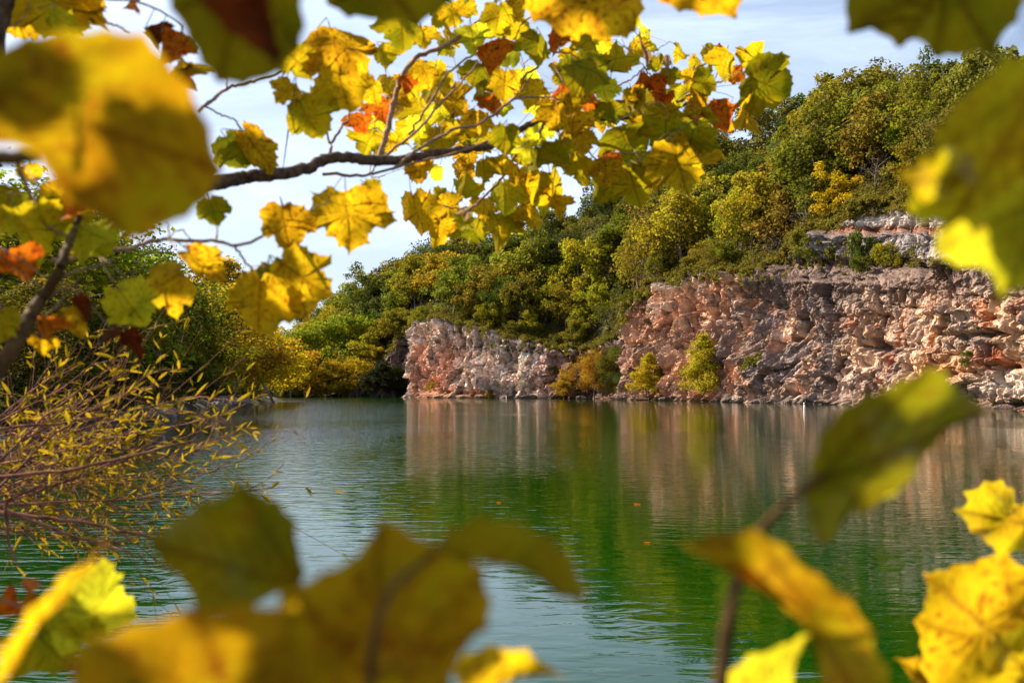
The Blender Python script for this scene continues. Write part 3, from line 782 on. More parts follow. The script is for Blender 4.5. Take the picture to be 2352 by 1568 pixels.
# brush and saplings between the trees: nobody could count them
def brush(name, n, fn, size, colr, label, seed):
    rs = np.random.RandomState(seed)
    cen = fn(n, rs)                                     # clump centres (m,3) with radius
    per = 55
    c0 = np.repeat(cen[:, :3], per, 0); r0 = np.repeat(cen[:, 3], per)
    dd = rand_dirs(len(c0), rs); dd[:, 2] = np.abs(dd[:, 2]) * 1.1 - 0.15
    pos = c0 + dd * (r0 * (0.6 + 0.5 * rs.rand(len(c0))))[:, None]
    nr = dd * 0.6 + rs.randn(len(c0), 3) * 0.5 + [0, 0, 0.4]; nr /= np.linalg.norm(nr, axis=1)[:, None]
    v, q = leaf_quads(pos, nr, size, rs)
    o = mesh_obj(name, v, q, M_FOL); o.color = (*colr, 1)
    return tag(o, label, 'undergrowth', kind='stuff')
def brush_hill(n, rs):
    x = rs.uniform(500, 2450, n); t = rs.rand(n) ** 2.2
    X_, Y_, Zz = terrain(x, t)
    return np.stack([X_, Y_, Zz + 0.5, rs.uniform(0.7, 2.0, n)], -1)
brush('undergrowth', 5200, brush_hill, 0.5, (0.12, 0.10, 0.014), 'tangled olive brush covering the slope between the trees', 5)
def brush_edge(n, rs):
    k = rs.randint(0, nu, n); x = PX[k]
    keep = (x > 880) & (x < 2400)
    k = k[keep]; n = len(k)
    dz = rs.rand(n) ** 1.6 * 3.4
    return np.stack([CTX[k] + NX[k] * (rs.rand(n) * 2.4 - 0.4), CTY[k] + NY[k] * (rs.rand(n) * 1.5 - 0.4), CTZ[k] + 0.5 - dz, rs.uniform(0.5, 1.3, n)], -1)
brush('undergrowth', 2300, brush_edge, 0.42, (0.15, 0.12, 0.015), 'olive and brown scrub hanging over the rim of the quarry wall', 6)

# ---- far shore golden trees (left of the dark rock corner)
for x, yt, w_, colr, lab in [
  (668, 822, 1.0, GOLD, 'golden shore tree beside the tip of the left bank'),
  (700, 800, 1.15, AMBER, 'tallest amber tree of the far shore below the green hill'),
  (735, 838, 0.9, GOLD, 'low golden tree right of the tallest amber shore tree'),
  (762, 822, 1.0, AMBER, 'amber tree with a pointed top in the middle of the far shore'),
  (790, 850, 0.8, OLIVE, 'low olive tree between the two amber trees at the far shore'),
  (820, 818, 1.0, GOLD, 'golden tree last before the dark rock corner')]:
    Yt = 402; ht = hgt(yt, Yt)
    plant(('hill', int(x) % 5), (P(x, 900, Yt).x, Yt, -1.2), ht / 12.3 * w_ * 1.1, colr, lab, 'golden trees on the far shore', sz=ht / 12.3)
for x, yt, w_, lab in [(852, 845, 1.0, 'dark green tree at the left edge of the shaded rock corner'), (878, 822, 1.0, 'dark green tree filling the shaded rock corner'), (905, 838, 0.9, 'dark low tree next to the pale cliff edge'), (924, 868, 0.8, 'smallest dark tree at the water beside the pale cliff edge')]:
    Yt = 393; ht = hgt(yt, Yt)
    plant(('hill', int(x) % 5), (P(x, 900, Yt).x, Yt, -1.0), ht / 12.3 * w_, (0.022, 0.028, 0.008), lab, 'dark trees in the shaded rock corner', sz=ht / 12.0)  # the corner's shade is put into the crown colour
for x, yt, colr, lab in [(745, 745, LGREEN, 'bright light green tree behind the amber shore trees'), (690, 760, LGREEN, 'light green tree behind the tallest amber shore tree'),
    (640, 780, YGREEN, 'yellow-green tree behind the tip of the left bank'), (800, 725, LGREEN, 'large light green tree above the last golden shore tree'), (855, 760, YGREEN, 'yellow-green tree at the left of the dark rock corner')]:
    Yt = 425; X0 = P(x, 900, Yt).x; X_, Y_, Zz = terrain(np.array([x]), np.array([0.12])); ht = hgt(yt, float(Y_[0])) - float(Zz[0])
    plant(('hill', int(x) % 5), (float(X_[0]), float(Y_[0]), float(Zz[0])), max(0.7, ht / 12.3), colr, lab)

# ---- trees standing at the foot of the cliff
def shore_tree(x, ybase, yt, key, colr, label, w_=1.0, dz=4.0, name='sycamore_tree'):
    Yt = float(cliffZ(x)) - dz
    ht = hgt(yt, Yt); base = P(x, 900, Yt)
    return plant(key, (base.x, Yt, 0.15), ht / 12.2 * w_, colr, label, None, sz=ht / 12.0, name=name)
shore_tree(1295, 915, 845, ('syc', 0), (0.38, 0.22, 0.018), 'small orange-brown tree at the foot of the cliff, first of the shore trees', 1.15, 5)
shore_tree(1365, 917, 800, ('near', 0), (0.30, 0.20, 0.016), 'broad amber tree at the waterline beside the rock recess', 1.0, 7)
shore_tree(1408, 917, 790, ('near', 2), (0.085, 0.10, 0.012), 'dark green tree in the rock recess behind the broad amber tree', 0.85, 2.5)
shore_tree(1437, 917, 850, ('near', 1), (0.05, 0.075, 0.016), 'low dark green tree in shade at the corner of the orange cliff', 1.0, 4)
shore_tree(1490, 918, 804, ('syc', 1), (0.36, 0.27, 0.016), 'yellow-green bushy tree against the left end of the orange cliff', 1.1, 8)
shore_tree(1618, 922, 758, ('syc', 2), (0.40, 0.27, 0.016), 'tall narrow yellow-green tree in front of the orange cliff', 0.98, 7)
# ---- shrubs rooted on ledges
def ledge(x, y):
    """nearest point of the rock face in a direction"""
    g = V[::3, ::2].reshape(-1, 3)
    gy = g[:, 1]; px_ = W / 2 + g[:, 0] / gy * F; py_ = 898 - (g[:, 2] - CAMZ) / gy * F
    k = np.argmin((px_ - x) ** 2 + (py_ - y) ** 2); return g[k]
for x, y, h_, colr, lab in [
  (1978, 642, 7.5, GREEN, 'slender green shrub rising from the terrace below the white rock patch'),
  (1880, 600, 4.5, OLIVE, 'olive shrub at the left end of the upper terrace'),
  (1905, 596, 3.5, YGREEN, 'small yellow-green shrub on the terrace near the olive shrub'),
  (2035, 612, 3.6, YGREEN, 'yellow-green shrub on the terrace under the grey rock band'),
  (1990, 630, 3.0, GREEN, 'low green shrub at the foot of the slender green shrub'),
  (2070, 615, 2.6, OLIVE, 'low olive shrub at the right end of the terrace'),
  (1735, 868, 4.0, OLIVE, 'olive shrub halfway down the dark grey rock'),
  (1760, 862, 4.2, (0.09, 0.10, 0.02), 'green shrub beside the olive shrub on the dark grey rock'),
  (1560, 660, 3.0, OLIVE, 'small shrub clinging high on the orange cliff'),
  (1480, 700, 3.2, OLIVE, 'pale olive shrub near the rim of the orange cliff'),
  (995, 896, 2.8, YGREEN, 'small bright green shrub below the cave mouth'),
  (1130, 912, 2.4, AMBER, 'small amber shrub at the waterline under the pale cliff'),
  (1270, 860, 3.0, GREEN, 'dark shrub in the crack of the brown rock'),
  (2225, 838, 2.0, GREEN, 'tiny green shrub beside the rust stain on the cream cliff'),
  (955, 870, 2.5, OLIVE, 'olive shrub on the rock corner left of the cave')]:
    g = ledge(x, y)
    plant(('bush', abs(int(x)) % 3), (g[0] - 0.3, g[1] - 0.3, max(0.1, g[2] - 0.3)), h_ / 4.2 * (0.42 if h_ > 5 else 0.8), colr, lab, None, name='shrub', cat='shrub', sz=h_ / 4.0)
def brush_face(n, rs):
    out = []
    for cx0, cy0, sx, sy, m in [(1450, 690, 30, 60, 40), (1950, 590, 130, 22, 110), (2100, 600, 80, 18, 60), (1820, 590, 50, 25, 50), (1180, 800, 150, 14, 70), (1330, 800, 60, 25, 60), (1640, 640, 120, 12, 50)]:
        for _ in range(m):
            g = ledge(cx0 + rs.randn() * sx * 0.6, cy0 + rs.randn() * sy * 0.6); out.append((g[0] - .2, g[1] - .2, g[2] + .1, rs.uniform(0.3, 0.9)))
    return np.array(out)
brush('undergrowth', 0, brush_face, 0.36, (0.13, 0.115, 0.022), 'sparse weeds and vines growing on the ledges of the quarry wall', 8)

# ------------------------------------------------------------------ left bank
LB = np.array([(645, 262), (610, 215), (560, 185), (480, 150), (400, 112), (300, 78), (150, 48), (0, 32), (-300, 19), (-900, 10), (-2500, 5)], float)
bxy = np.array([((x - W / 2) / F * z, z) for x, z in LB]); bxy = smooth_path(bxy, 160)
rows = []
for k_r, (o_, h_) in enumerate([(-3.5, -3.2), (-0.6, -0.4), (0.3, 0.5), (2, 1.2), (6, 2.2), (14, 3.4), (30, 5.5), (60, 8), (120, 10), (300, 6)]):
    tdir = np.gradient(bxy, axis=0); tdir /= np.linalg.norm(tdir, axis=1)[:, None]
    nrm_ = np.stack([tdir[:, 1], -tdir[:, 0]], -1)      # points away from the lake
    if (nrm_[80] @ np.array([-1, 0])) < 0: nrm_ = -nrm_
    q_ = bxy + (np.array([-1.0, 0.15]) * 0.75 + 0.25 * nrm_) * o_
    hz = h_ * (0.55 + 0.45 * np.linspace(0.3, 1, 160)) + (fbm(q_[:, 0] * 0.3, q_[:, 1] * 0.3, 401) - 0.5) * (0.8 if o_ < 20 else 2.5)
    rows.append(np.column_stack([q_, hz]))
G = np.array(rows); nr_, nc_ = G.shape[:2]
I, J = np.meshgrid(np.arange(nr_ - 1), np.arange(nc_ - 1), indexing='ij'); k = (I * nc_ + J).ravel()
tag(mesh_obj('shore', G.reshape(-1, 3), np.stack([k, k + 1, k + nc_ + 1, k + nc_], -1), M_SOIL, smooth=True), kind='structure')

for x, Yt, yt, key, colr, w_, lab in [
  (622, 238, 768, ('syc', 0), (0.488, 0.339, 0.010), 1.56, 'golden tree at the very tip of the left bank'),
  (590, 214, 735, ('syc', 1), (0.508, 0.371, 0.011), 1.49, 'tall bright golden tree second from the tip of the left bank'),
  (545, 190, 706, ('near', 0), (0.410, 0.278, 0.010), 1.23, 'golden-brown tree on the left bank behind the hanging yellow leaves'),
  (512, 178, 596, ('syc', 2), (0.351, 0.195, 0.010), 1.23, 'tall spire-topped amber tree rising highest beside the sky gap'),
  (455, 160, 655, ('near', 1), (0.400, 0.300, 0.012), 1.40, 'feathery olive tree left of the spire-topped amber tree'),
  (410, 135, 670, ('near', 2), (0.220, 0.175, 0.008), 1.43, 'olive tree on the left bank under the bright yellow leaves'),
  (360, 118, 640, ('near', 3), (0.098, 0.101, 0.005), 1.21, 'dark green tree on the left bank with a ragged top'),
  (300, 105, 565, ('near', 0), (0.080, 0.086, 0.005), 1.10, 'tall dark tree on the left bank below the largest leaf'),
  (225, 88, 570, ('near', 1), (0.062, 0.075, 0.005), 1.21, 'dense dark green tree behind the willow twigs'),
  (140, 74, 500, ('near', 2), (0.160, 0.140, 0.007), 1.21, 'yellowish green tree behind the near brown stem'),
  (60, 66, 440, ('near', 3), (0.210, 0.210, 0.009), 1.32, 'light olive tree near the picture edge above the willow'),
  (-40, 58, 380, ('near', 0), (0.197, 0.172, 0.009), 1.32, 'tall olive tree cut by the picture edge'),
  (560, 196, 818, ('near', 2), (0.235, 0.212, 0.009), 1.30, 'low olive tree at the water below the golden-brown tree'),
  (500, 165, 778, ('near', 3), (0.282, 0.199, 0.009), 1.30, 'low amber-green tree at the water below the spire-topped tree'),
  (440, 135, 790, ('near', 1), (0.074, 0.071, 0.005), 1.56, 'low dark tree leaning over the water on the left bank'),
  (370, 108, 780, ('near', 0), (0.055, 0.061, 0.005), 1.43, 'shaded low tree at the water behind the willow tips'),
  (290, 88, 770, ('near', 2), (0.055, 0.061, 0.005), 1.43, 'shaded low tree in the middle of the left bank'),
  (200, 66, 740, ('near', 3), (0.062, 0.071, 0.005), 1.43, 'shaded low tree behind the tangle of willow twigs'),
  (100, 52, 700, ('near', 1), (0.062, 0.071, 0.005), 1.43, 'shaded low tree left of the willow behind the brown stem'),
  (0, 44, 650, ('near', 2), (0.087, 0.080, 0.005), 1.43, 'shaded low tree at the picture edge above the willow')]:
    bz = 0.8
    ht = (hgt(yt, Yt) - bz) * 1.08
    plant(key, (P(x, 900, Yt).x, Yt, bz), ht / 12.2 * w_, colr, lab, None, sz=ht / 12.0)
def brush_bank(n, rs):
    k = rs.randint(0, 130, n); o_ = rs.rand(n) * 9
    p = bxy[k] + np.array([-1.0, 0.15]) * o_[:, None]
    return np.column_stack([p, 0.7 + rs.rand(n) * 1.8, rs.uniform(0.5, 1.5, n)])
brush('undergrowth', 900, brush_bank, 0.26, (0.05, 0.048, 0.010), 'dark brush hanging over the water along the left bank', 9)
# boulders by the water
def boulder(x, Yt, sx, sy, sz_, lab, seed):
    rs = np.random.RandomState(seed)
    n1, n2 = 18, 12
    th, ph = np.meshgrid(np.linspace(0, 2 * np.pi, n1, endpoint=False), np.linspace(-1.35, 1.5, n2), indexing='ij')
    d_ = np.stack([np.cos(ph) * np.cos(th), np.cos(ph) * np.sin(th), np.sin(ph)], -1).reshape(-1, 3)
    r = np.ones(len(d_))
    for _ in range(14):                                  # cut flat faces
        n_ = rand_dirs(1, rs)[0]; lim = rs.uniform(0.6, 0.85)
        dp = d_ @ n_; r = np.where(dp > 0.05, np.minimum(r, lim / np.maximum(dp, 0.05)), r)
    v = d_ * r[:, None] * np.array([sx, sy, sz_])
    I, J = np.meshgrid(np.arange(n1), np.arange(n2 - 1), indexing='ij')
    q = np.stack([(I * n2 + J), ((I + 1) % n1) * n2 + J, ((I + 1) % n1) * n2 + J + 1, I * n2 + J + 1], -1).reshape(-1, 4)
    v = v + np.array([P(x, 900, Yt).x, Yt, sz_ * 0.25])
    o = mesh_obj('boulder', v, q, M_ROCK, origin=(P(x, 900, Yt).x, Yt, 0))
    vcol(o, 'rock', np.full((len(v), 3), 0.17) * np.array([1.05, 1, 0.97]))
    return tag(o, lab, 'rock', 'rocks along the left bank')
boulder(535, 158, 3.4, 2.2, 1.6, 'largest flat grey rock at the waterline of the left bank', 1)
boulder(552, 160, 2.2, 1.6, 1.1, 'grey rock touching the right side of the largest flat rock', 2)
boulder(495, 142, 1.6, 1.2, 0.9, 'small dark rock on the left bank left of the largest rock', 3)
boulder(375, 98, 1.7, 1.2, 0.8, 'low grey rock at the water behind the willow tips', 4)
boulder(340, 88, 1.2, 0.9, 0.6, 'smallest grey rock at the water behind the willow', 5)
def foot(x, dz, sx, sy, sz_, col_, lab, seed):
    Yt = float(cliffZ(x)) - dz
    boulder(x, Yt, sx, sy, sz_, lab, seed)
    o = [o for o in COL.objects if o.name.startswith('boulder')][-1]
    o = next(o for o in COL.objects if o.get('label') == lab)
    vcol_set(o, col_); o['group'] = 'fallen blocks at the foot of the quarry wall'
def vcol_set(o, col_):
    a = o.data.color_attributes['rock']; n = len(o.data.vertices); c_ = np.ones((n, 4), np.float32); c_[:, :3] = col_; a.data.foreach_set('color', c_.ravel())
FT = [(1012, 4, 3.2, 2, 1.3, 'orange block left of the pale boulders below the cave'), (1040, 5, 2.6, 2, 1.6, 'peach block beside the cave foot'), (1068, 4, 3.5, 2, 1.0, 'long flat peach slab at the waterline of the pale cliff'),
      (1100, 4, 2.0, 2, 1.2, 'small pale block under the middle of the pale cliff'), (1160, 4, 2.4, 2, .9, 'low grey block left of the tiny buoy'), (1215, 4, 2.8, 2, 1.3, 'brown block right of the tiny buoy'), (1335, 6, 2.0, 2, 1.0, 'dark block between the two amber shore trees'),
      (1452, 5, 2.4, 2, 1.4, 'brown block at the corner of the orange cliff'), (1535, 5, 2.6, 2, 1.1, 'reddish block between the bushy tree and the cone tree'), (1560, 4, 1.6, 1.6, .8, 'small reddish block next to the cone tree'), (1680, 5, 2.8, 2, 1.6, 'dark block right of the cone tree'),
      (1712, 4, 2.2, 2, 1.0, 'dark grey block under the shrubs'), (1770, 4, 2.6, 2, 1.3, 'dark grey block under the grey rock'), (1815, 3, 1.5, 1.5, .8, 'small grey block left of the orange banded buoy'), (1890, 3, 2.0, 1.8, 1.0, 'tan block right of the orange banded buoy')]
for i_, (x, dz, sx, sy, sz_, lab) in enumerate(FT):
    foot(x, dz, sx, sy, sz_, (0.26, 0.155, 0.10) if x < 1110 else (0.09, 0.065, 0.055) if x < 1800 else (0.16, 0.12, 0.09), lab, 60 + i_)
# leaning dead trunk at the tip of the bank
lt = MB(); a_ = P(618, 925, 205); lt.add(*tube(smooth_path([(a_.x - 3, 205, 6.5), (a_.x - 0.5, 205, 2.6), (a_.x + 1.2, 205, -0.4)], 8), [0.35, 0.22], 7))
tag(lt.obj('leaning_trunk', M_TRUNK, origin=(a_.x, 205, 0)), 'dark bare trunk leaning over the water at the tip of the left bank', 'tree trunk')

# ------------------------------------------------------------------ markers floating on the lake
def buoy(x, Yt, h_, lab):
    b = P(x, 900, Yt); root = empty('marker_buoy', (b.x, Yt, 0)); tag(root, lab, 'buoy')
    def ring(z0, z1, r0, r1, name, col_):
        m = MB()
        m.add(*tube([(0, 0, z0), (0, 0, z0 + 0.02), (0, 0, (z0 + z1) / 2), (0, 0, z1 - 0.03), (0, 0, z1)], [r0 * 0.85, r0, r1, r1 * 0.97, r1 * 0.6], 14))
        m.add(*tube([(0, 0, z1), (0, 0, z1 + 0.004)], [r1 * 0.6, 0.002], 14))
        m.obj(name, col_, root)
    ring(-0.35, h_ * 0.72, 0.11, 0.105, 'float', M_WHITE)
    ring(h_ * 0.724, h_ * 0.86, 0.108, 0.106, 'band', M_ORANGE)
    ring(h_ * 0.864, h_, 0.105, 0.09, 'cap', M_WHITE)
M_WHITE = plain_mat('white_plastic', (0.85, 0.85, 0.86)); M_ORANGE = plain_mat('orange_plastic', (0.75, 0.18, 0.04))
buoy(1847, 126, 0.95, 'white marker buoy with an orange band in front of the cream cliff')
buoy(1163, 300, 1.0, 'tiny white marker buoy in front of the pale cliff')

# ------------------------------------------------------------------ near leaves and branches
def dens(outl, seed, teeth=0.03, step=2, tooth_n=2):
    """subdivide an outline; edges between corners sag inward a little and carry small teeth"""
    rs = np.random.RandomState(seed)
    p = np.asarray(outl, float); c0 = p.mean(0); size = np.ptp(p, axis=0).max(); out = []
    for a, b in zip(p, np.roll(p, -1, 0)):
        l = np.linalg.norm(b - a); n = max(2, int(round(l / size * 22)))
        nv_ = np.array([(b - a)[1], -(b - a)[0]]); nv_ /= np.linalg.norm(nv_) + 1e-9
        if nv_ @ ((a + b) / 2 - c0) > 0: nv_ = -nv_
        for k in range(n):
            f = k / n
            out.append(a + (b - a) * f + nv_ * (math.sin(math.pi * f) * l * 0.09 + (rs.rand() - 0.35) * size * teeth * (0 < k)))
    return np.array(out)
SYC = [(0.0, 0.0), (0.10, -0.07), (0.26, -0.10), (0.40, -0.02), (0.58, -0.03), (0.56, 0.10), (0.66, 0.17), (0.60, 0.27), (0.80, 0.40), (0.74, 0.48), (0.86, 0.66),
       (0.68, 0.63), (0.58, 0.68), (0.46, 0.61), (0.34, 0.60), (0.37, 0.72), (0.27, 0.80), (0.26, 0.90), (0.13, 0.94), (0.02, 1.12)]
def syc_outline(seed, fat=1.0):
    rs = np.random.RandomState(seed)
    deep = rs.uniform(0.85, 1.25)
    r = np.array(SYC); l = r[1:-1][::-1].copy(); l[:, 0] *= -1
    p = np.vstack([r, l])
    kx = rs.uniform(0.35, 0.95); v_ = p - (0, 0.42); r_ = np.linalg.norm(v_, axis=1)[:, None]; p = (0, 0.42) + v_ / r_ * 0.66 * (r_ / 0.66) ** kx
    p += rs.randn(*p.shape) * 0.035; p[0] = (0, 0)
    p[:, 0] *= rs.uniform(0.86, 1.12) * fat; p[:, 1] *= rs.uniform(0.92, 1.1)
    return p
def shell(out2, nr=7):
    """radial grid inside a star-shaped outline -> 2D verts, faces, ring fraction"""
    c0 = out2.mean(0); n = len(out2)
    fr = np.linspace(0, 1, nr + 1)[1:]
    v = [c0[None]] + [c0 + (out2 - c0) * f for f in fr]
    v = np.vstack(v)
    tri = [(0, 1 + i, 1 + (i + 1) % n) for i in range(n)]
    q = []
    for k in range(nr - 1):
        a = 1 + k * n; b = a + n
        q += [(a + i, b + i, b + (i + 1) % n, a + (i + 1) % n) for i in range(n)]
    return v, np.array(tri), np.array(q), np.concatenate([[0], np.repeat(fr, n)])
TIPS = [(0.02, 1.1), (0.84, 0.64), (-0.84, 0.64), (0.56, 0.0), (-0.56, 0.0)]
def vein_mask(p, base, tips, w=0.014):
    m = np.zeros(len(p))
    base = np.asarray(base)
    for i, t in enumerate(tips):
        t = np.asarray(t); dvec = t - base; ln = np.linalg.norm(dvec) + 1e-9; u = dvec / ln; nn = np.array([-u[1], u[0]])
        r = p - base; al = r @ u; pe = np.abs(r @ nn)
        m = np.maximum(m, np.exp(-(pe / w) ** 2) * ((al > 0) & (al < ln)))
        if ln > 0.5:
            for k in range(1, 7):
                s0 = base + u * ln * k / 7.5
                for sg in (-1, 1):
                    ang = 0.75; d2 = np.array([u[0] * math.cos(ang) - sg * u[1] * math.sin(ang), sg * u[0] * math.sin(ang) + u[1] * math.cos(ang)])
                    n2 = np.array([-d2[1], d2[0]]); r2 = p - s0; a2 = r2 @ d2; p2 = np.abs(r2 @ n2)
                    m = np.maximum(m, 0.6 * np.exp(-(p2 / (w * 0.7)) ** 2) * ((a2 > 0) & (a2 < ln * 0.35 * (1 - k / 10))))
    return m
def finish_leaf(name, v3, tri, q, vm, mat, parent, origin):
    o = mesh_obj(name, v3, [q, tri], mat, parent, smooth=True, origin=None)
    cols = 1 - vm[:, None] * np.array([0.5, 0.6, 0.4])
    vcol(o, 'vein', cols)
    return o
def hang_leaf(px, py, size, ang, code, Yt, parent, seed, fold=None, turn=None, tipb=None, name='leaf', petiole=True, narrow=1.0):
    """a lobed leaf centred in direction (px,py); ang is the picture angle of its tip"""
    rs = np.random.RandomState(seed)
    o2 = dens(syc_outline(seed, narrow), seed, 0.02)
    v, tri, q, fr = shell(o2, 9)
    vm = vein_mask(v, (0, 0), TIPS, 0.017)
    wmm = size * SCALE / F * Yt                                   # real width
    sc = wmm / 1.62
    x, y = v[:, 0], v[:, 1]
    crumple = code in 'rb'
    fold = (rs.uniform(0.8, 1.6) if crumple else rs.uniform(0.02, 0.8)) if fold is None else fold
    z = -fold * np.abs(x) ** 1.2 * 0.9 + (rs.uniform(-0.35, 0.7) + 0.5 * crumple) * (y - 0.4) ** 2 + 0.06 * np.sin(x * rs.uniform(4, 8) + rs.rand() * 6) * np.cos(y * rs.uniform(3, 7) + rs.rand() * 6)
    z += 0.02 * vm
    z += rs.uniform(-0.9, 0.9) * np.clip(fr - 0.6, 0, 1) ** 2 * np.sin(np.arctan2(x, y - 0.4) * 3 + rs.rand() * 6)
    L3 = np.stack([x, y - 0.42, z], -1) * sc
    tilt = rs.uniform(-1.0, 1.0) if turn is None else turn     # about the midrib
    tp = rs.uniform(-0.85, 0.25) if tipb is None else tipb       # tip towards / away
    L3[:, 0] *= 1.0 / max(0.55, math.cos(tilt)) ** 0.6
    M = Matrix.Rotation(math.radians(ang - 90), 3, 'Z') @ Matrix.Rotation(tp, 3, 'X') @ Matrix.Rotation(tilt, 3, 'Y')
    # picture axes to world: x right, y up, z towards the camera
    C_ = Matrix(((1, 0, 0), (0, 0, -1), (0, 1, 0)))
    R_ = np.array(C_ @ M)
    cpos = np.array(P(px, py, Yt))
    o = finish_leaf(name, L3 @ R_.T, tri, q, vm, LM[code], parent, cpos)
    o.location = cpos
    base = cpos + R_ @ (np.array([0, -0.42, 0]) * sc)
    return o, base, R_, sc
def traced_leaf(out_px, Yt, code, parent, seed, base, tips, bend=(0, 0), cup=0.0, name='leaf', rip=0.02, lobes=None):
    """a leaf whose outline is given in picture directions, bent in depth"""
    rs = np.random.RandomState(seed)
    o2 = dens(out_px, seed, rip)
    v, tri, q, fr = shell(o2, 10)
    c0 = o2.mean(0); s = np.ptp(o2, axis=0).max()
    w_ = (v - c0) / s
    dep = Yt + Yt * 0.12 * (bend[0] * w_[:, 0] + bend[1] * w_[:, 1]) + Yt * cup * (w_ ** 2).sum(1) + Yt * 0.012 * np.sin(w_[:, 0] * 9 + rs.rand() * 6) * np.sin(w_[:, 1] * 8 + rs.rand() * 6)
    ww = PA(v[:, 0], v[:, 1], dep)
    sc2 = np.asarray([((np.asarray(t) - np.asarray(base)) / s) for t in tips])
    vm = vein_mask((v - np.asarray(base)) / s, (0, 0), sc2, 0.022)
    ww = ww + (0.004 * vm * Yt)[:, None] * np.array([0, 1, 0])
    o = finish_leaf(name, ww - ww[0], tri, q, vm, LM[code], parent, ww[0])
    o.location = ww[0]
    return o

def pix_tube(mb, pts, radii_px, n=None, ns=7, wob=0.05):
    """pts: (px, py, distance)"""
    w3 = np.array([P(*p) for p in pts]); n = n or max(6, len(pts) * 5)
    w3 = smooth_path(w3, n)
    Ym = np.mean([p[2] for p in pts])
    w3 += RS.randn(*w3.shape) * Ym * 0.0006
    mb.add(*tube(w3, [r / F * Ym for r in radii_px], ns, wob))
SCALE = 1.0   # leaf size factor; unseen leaves added later shade the near ones

# --- 1. the overhead sycamore bough crossing the sky
root = empty('sycamore_branch', P(520, 420, 2.9)); tag(root, 'long dark sycamore bough full of yellow leaves reaching across the sky', 'branch')
rootloc = np.array(root.location)
limb = MB()
pix_tube(limb, [(300, 470, 2.7), (420, 440, 2.8), (505, 420, 2.9), (560, 408, 3.0), (620, 402, 3.0), (700, 388, 3.1), (760, 362, 3.15), (830, 366, 3.2), (890, 370, 3.3), (960, 360, 3.4), (1040, 348, 3.5), (1130, 335, 3.6)], [17, 15, 14, 13, 12, 9], 70, 10, 0.07)
pix_tube(limb, [(1120, 337, 3.6), (1170, 310, 3.65), (1220, 285, 3.7), (1270, 265, 3.8), (1379, 272, 3.9), (1426, 274, 4), (1485, 261, 4.1), (1543, 252, 4.2), (1600, 225, 4.2)], [9, 7, 5, 4, 3], 40)
lo = limb.obj('limb', M_BARK, root); lo.location = -rootloc
CUR = [root, M_TWIG]
def T_(pts, r, Yt=3.5, **kw):
    m_t = MB(); pix_tube(m_t, [(x, y, Yt + i * 0.02) for i, (x, y) in enumerate(pts)], r, **kw)
    o = m_t.obj('twig', CUR[1], CUR[0]); o.location = -Vector(CUR[0].location); return o
T_([(872, 365), (890, 300), (905, 230), (925, 175), (955, 135), (1020, 105), (1080, 65), (1130, 20), (1150, -30)], [7, 6, 5, 4], 3.4)
T_([(757, 360), (765, 325), (785, 290), (802, 272), (800, 230)], [4.5, 3, 2], 3.2)
T_([(757, 330), (745, 270), (750, 225)], [3, 1.8], 3.2)
T_([(860, 380), (900, 345), (960, 300), (1010, 240), (1060, 190), (1100, 140)], [3.5, 3, 2], 3.3)
T_([(740, 398), (830, 402), (880, 392), (960, 372), (1060, 348), (1150, 310)], [4, 3, 2.5], 3.25)
T_([(900, 390), (960, 345), (1040, 300), (1100, 285), (1150, 252), (1186, 226), (1245, 224), (1290, 228)], [4, 3.5, 3, 2], 3.3)
T_([(940, 310), (965, 270), (1000, 215), (1040, 160), (1100, 120), (1160, 80), (1220, 40)], [3, 2.5, 2], 3.5)
T_([(1148, 252), (1190, 215), (1224, 170)], [3, 1.5], 3.6)
T_([(1200, 180), (1236, 152), (1259, 117), (1286, 97), (1321, 85), (1360, 60)], [3, 2.5, 2], 3.7)
T_([(1259, 117), (1300, 122), (1340, 140), (1400, 190)], [2, 1.5], 3.6)
T_([(1338, 249), (1362, 234), (1397, 234), (1441, 231), (1479, 217), (1508, 199), (1529, 176)], [4.5, 4, 2], 4.0)
T_([(1441, 231), (1485, 239), (1514, 243), (1530, 255)], [3, 2], 4.0)
T_([(1500, 205), (1552, 167), (1579, 168), (1596, 158), (1634, 142), (1660, 125)], [3, 2.5, 1.5], 4.1)
T_([(1552, 235), (1600, 210), (1637, 196), (1670, 185), (1700, 172)], [3, 2, 1.5], 4.1)
T_([(1420, 195), (1450, 182), (1479, 155), (1462, 135)], [2, 1.2], 4.0)
T_([(1479, 155), (1500, 180), (1515, 205)], [2, 1.2], 4.0)
T_([(1465, 80), (1480, 115), (1487, 150)], [1.5, 4, 2], 3.2)
T_([(1270, 265), (1240, 300), (1190, 350), (1160, 400), (1125, 440), (1090, 470), (1050, 500)], [4, 3.5, 3, 2], 3.7)
T_([(1220, 365), (1300, 367), (1340, 372), (1370, 400), (1400, 395), (1440, 375)], [3, 2.5, 1.5], 3.8)
T_([(1100, 470), (1060, 478), (1010, 470), (985, 462)], [2.5, 1.5], 3.7)
T_([(1352, 350), (1380, 375), (1410, 365)], [2, 1.5], 3.9)
T_([(520, 205), (458, 255)], [3, 2], 3.0); T_([(458, 255), (519, 205), (560, 195), (608, 179), (680, 150)], [4, 3.5, 2.5], 3.0)
T_([(470, 245), (516, 268), (540, 275)], [2.5, 1.5], 3.0); T_([(519, 205), (520, 185), (500, 168)], [2.5, 1.5], 3.0)
T_([(965, 60), (940, 95), (920, 110)], [4, 2.5], 3.3)
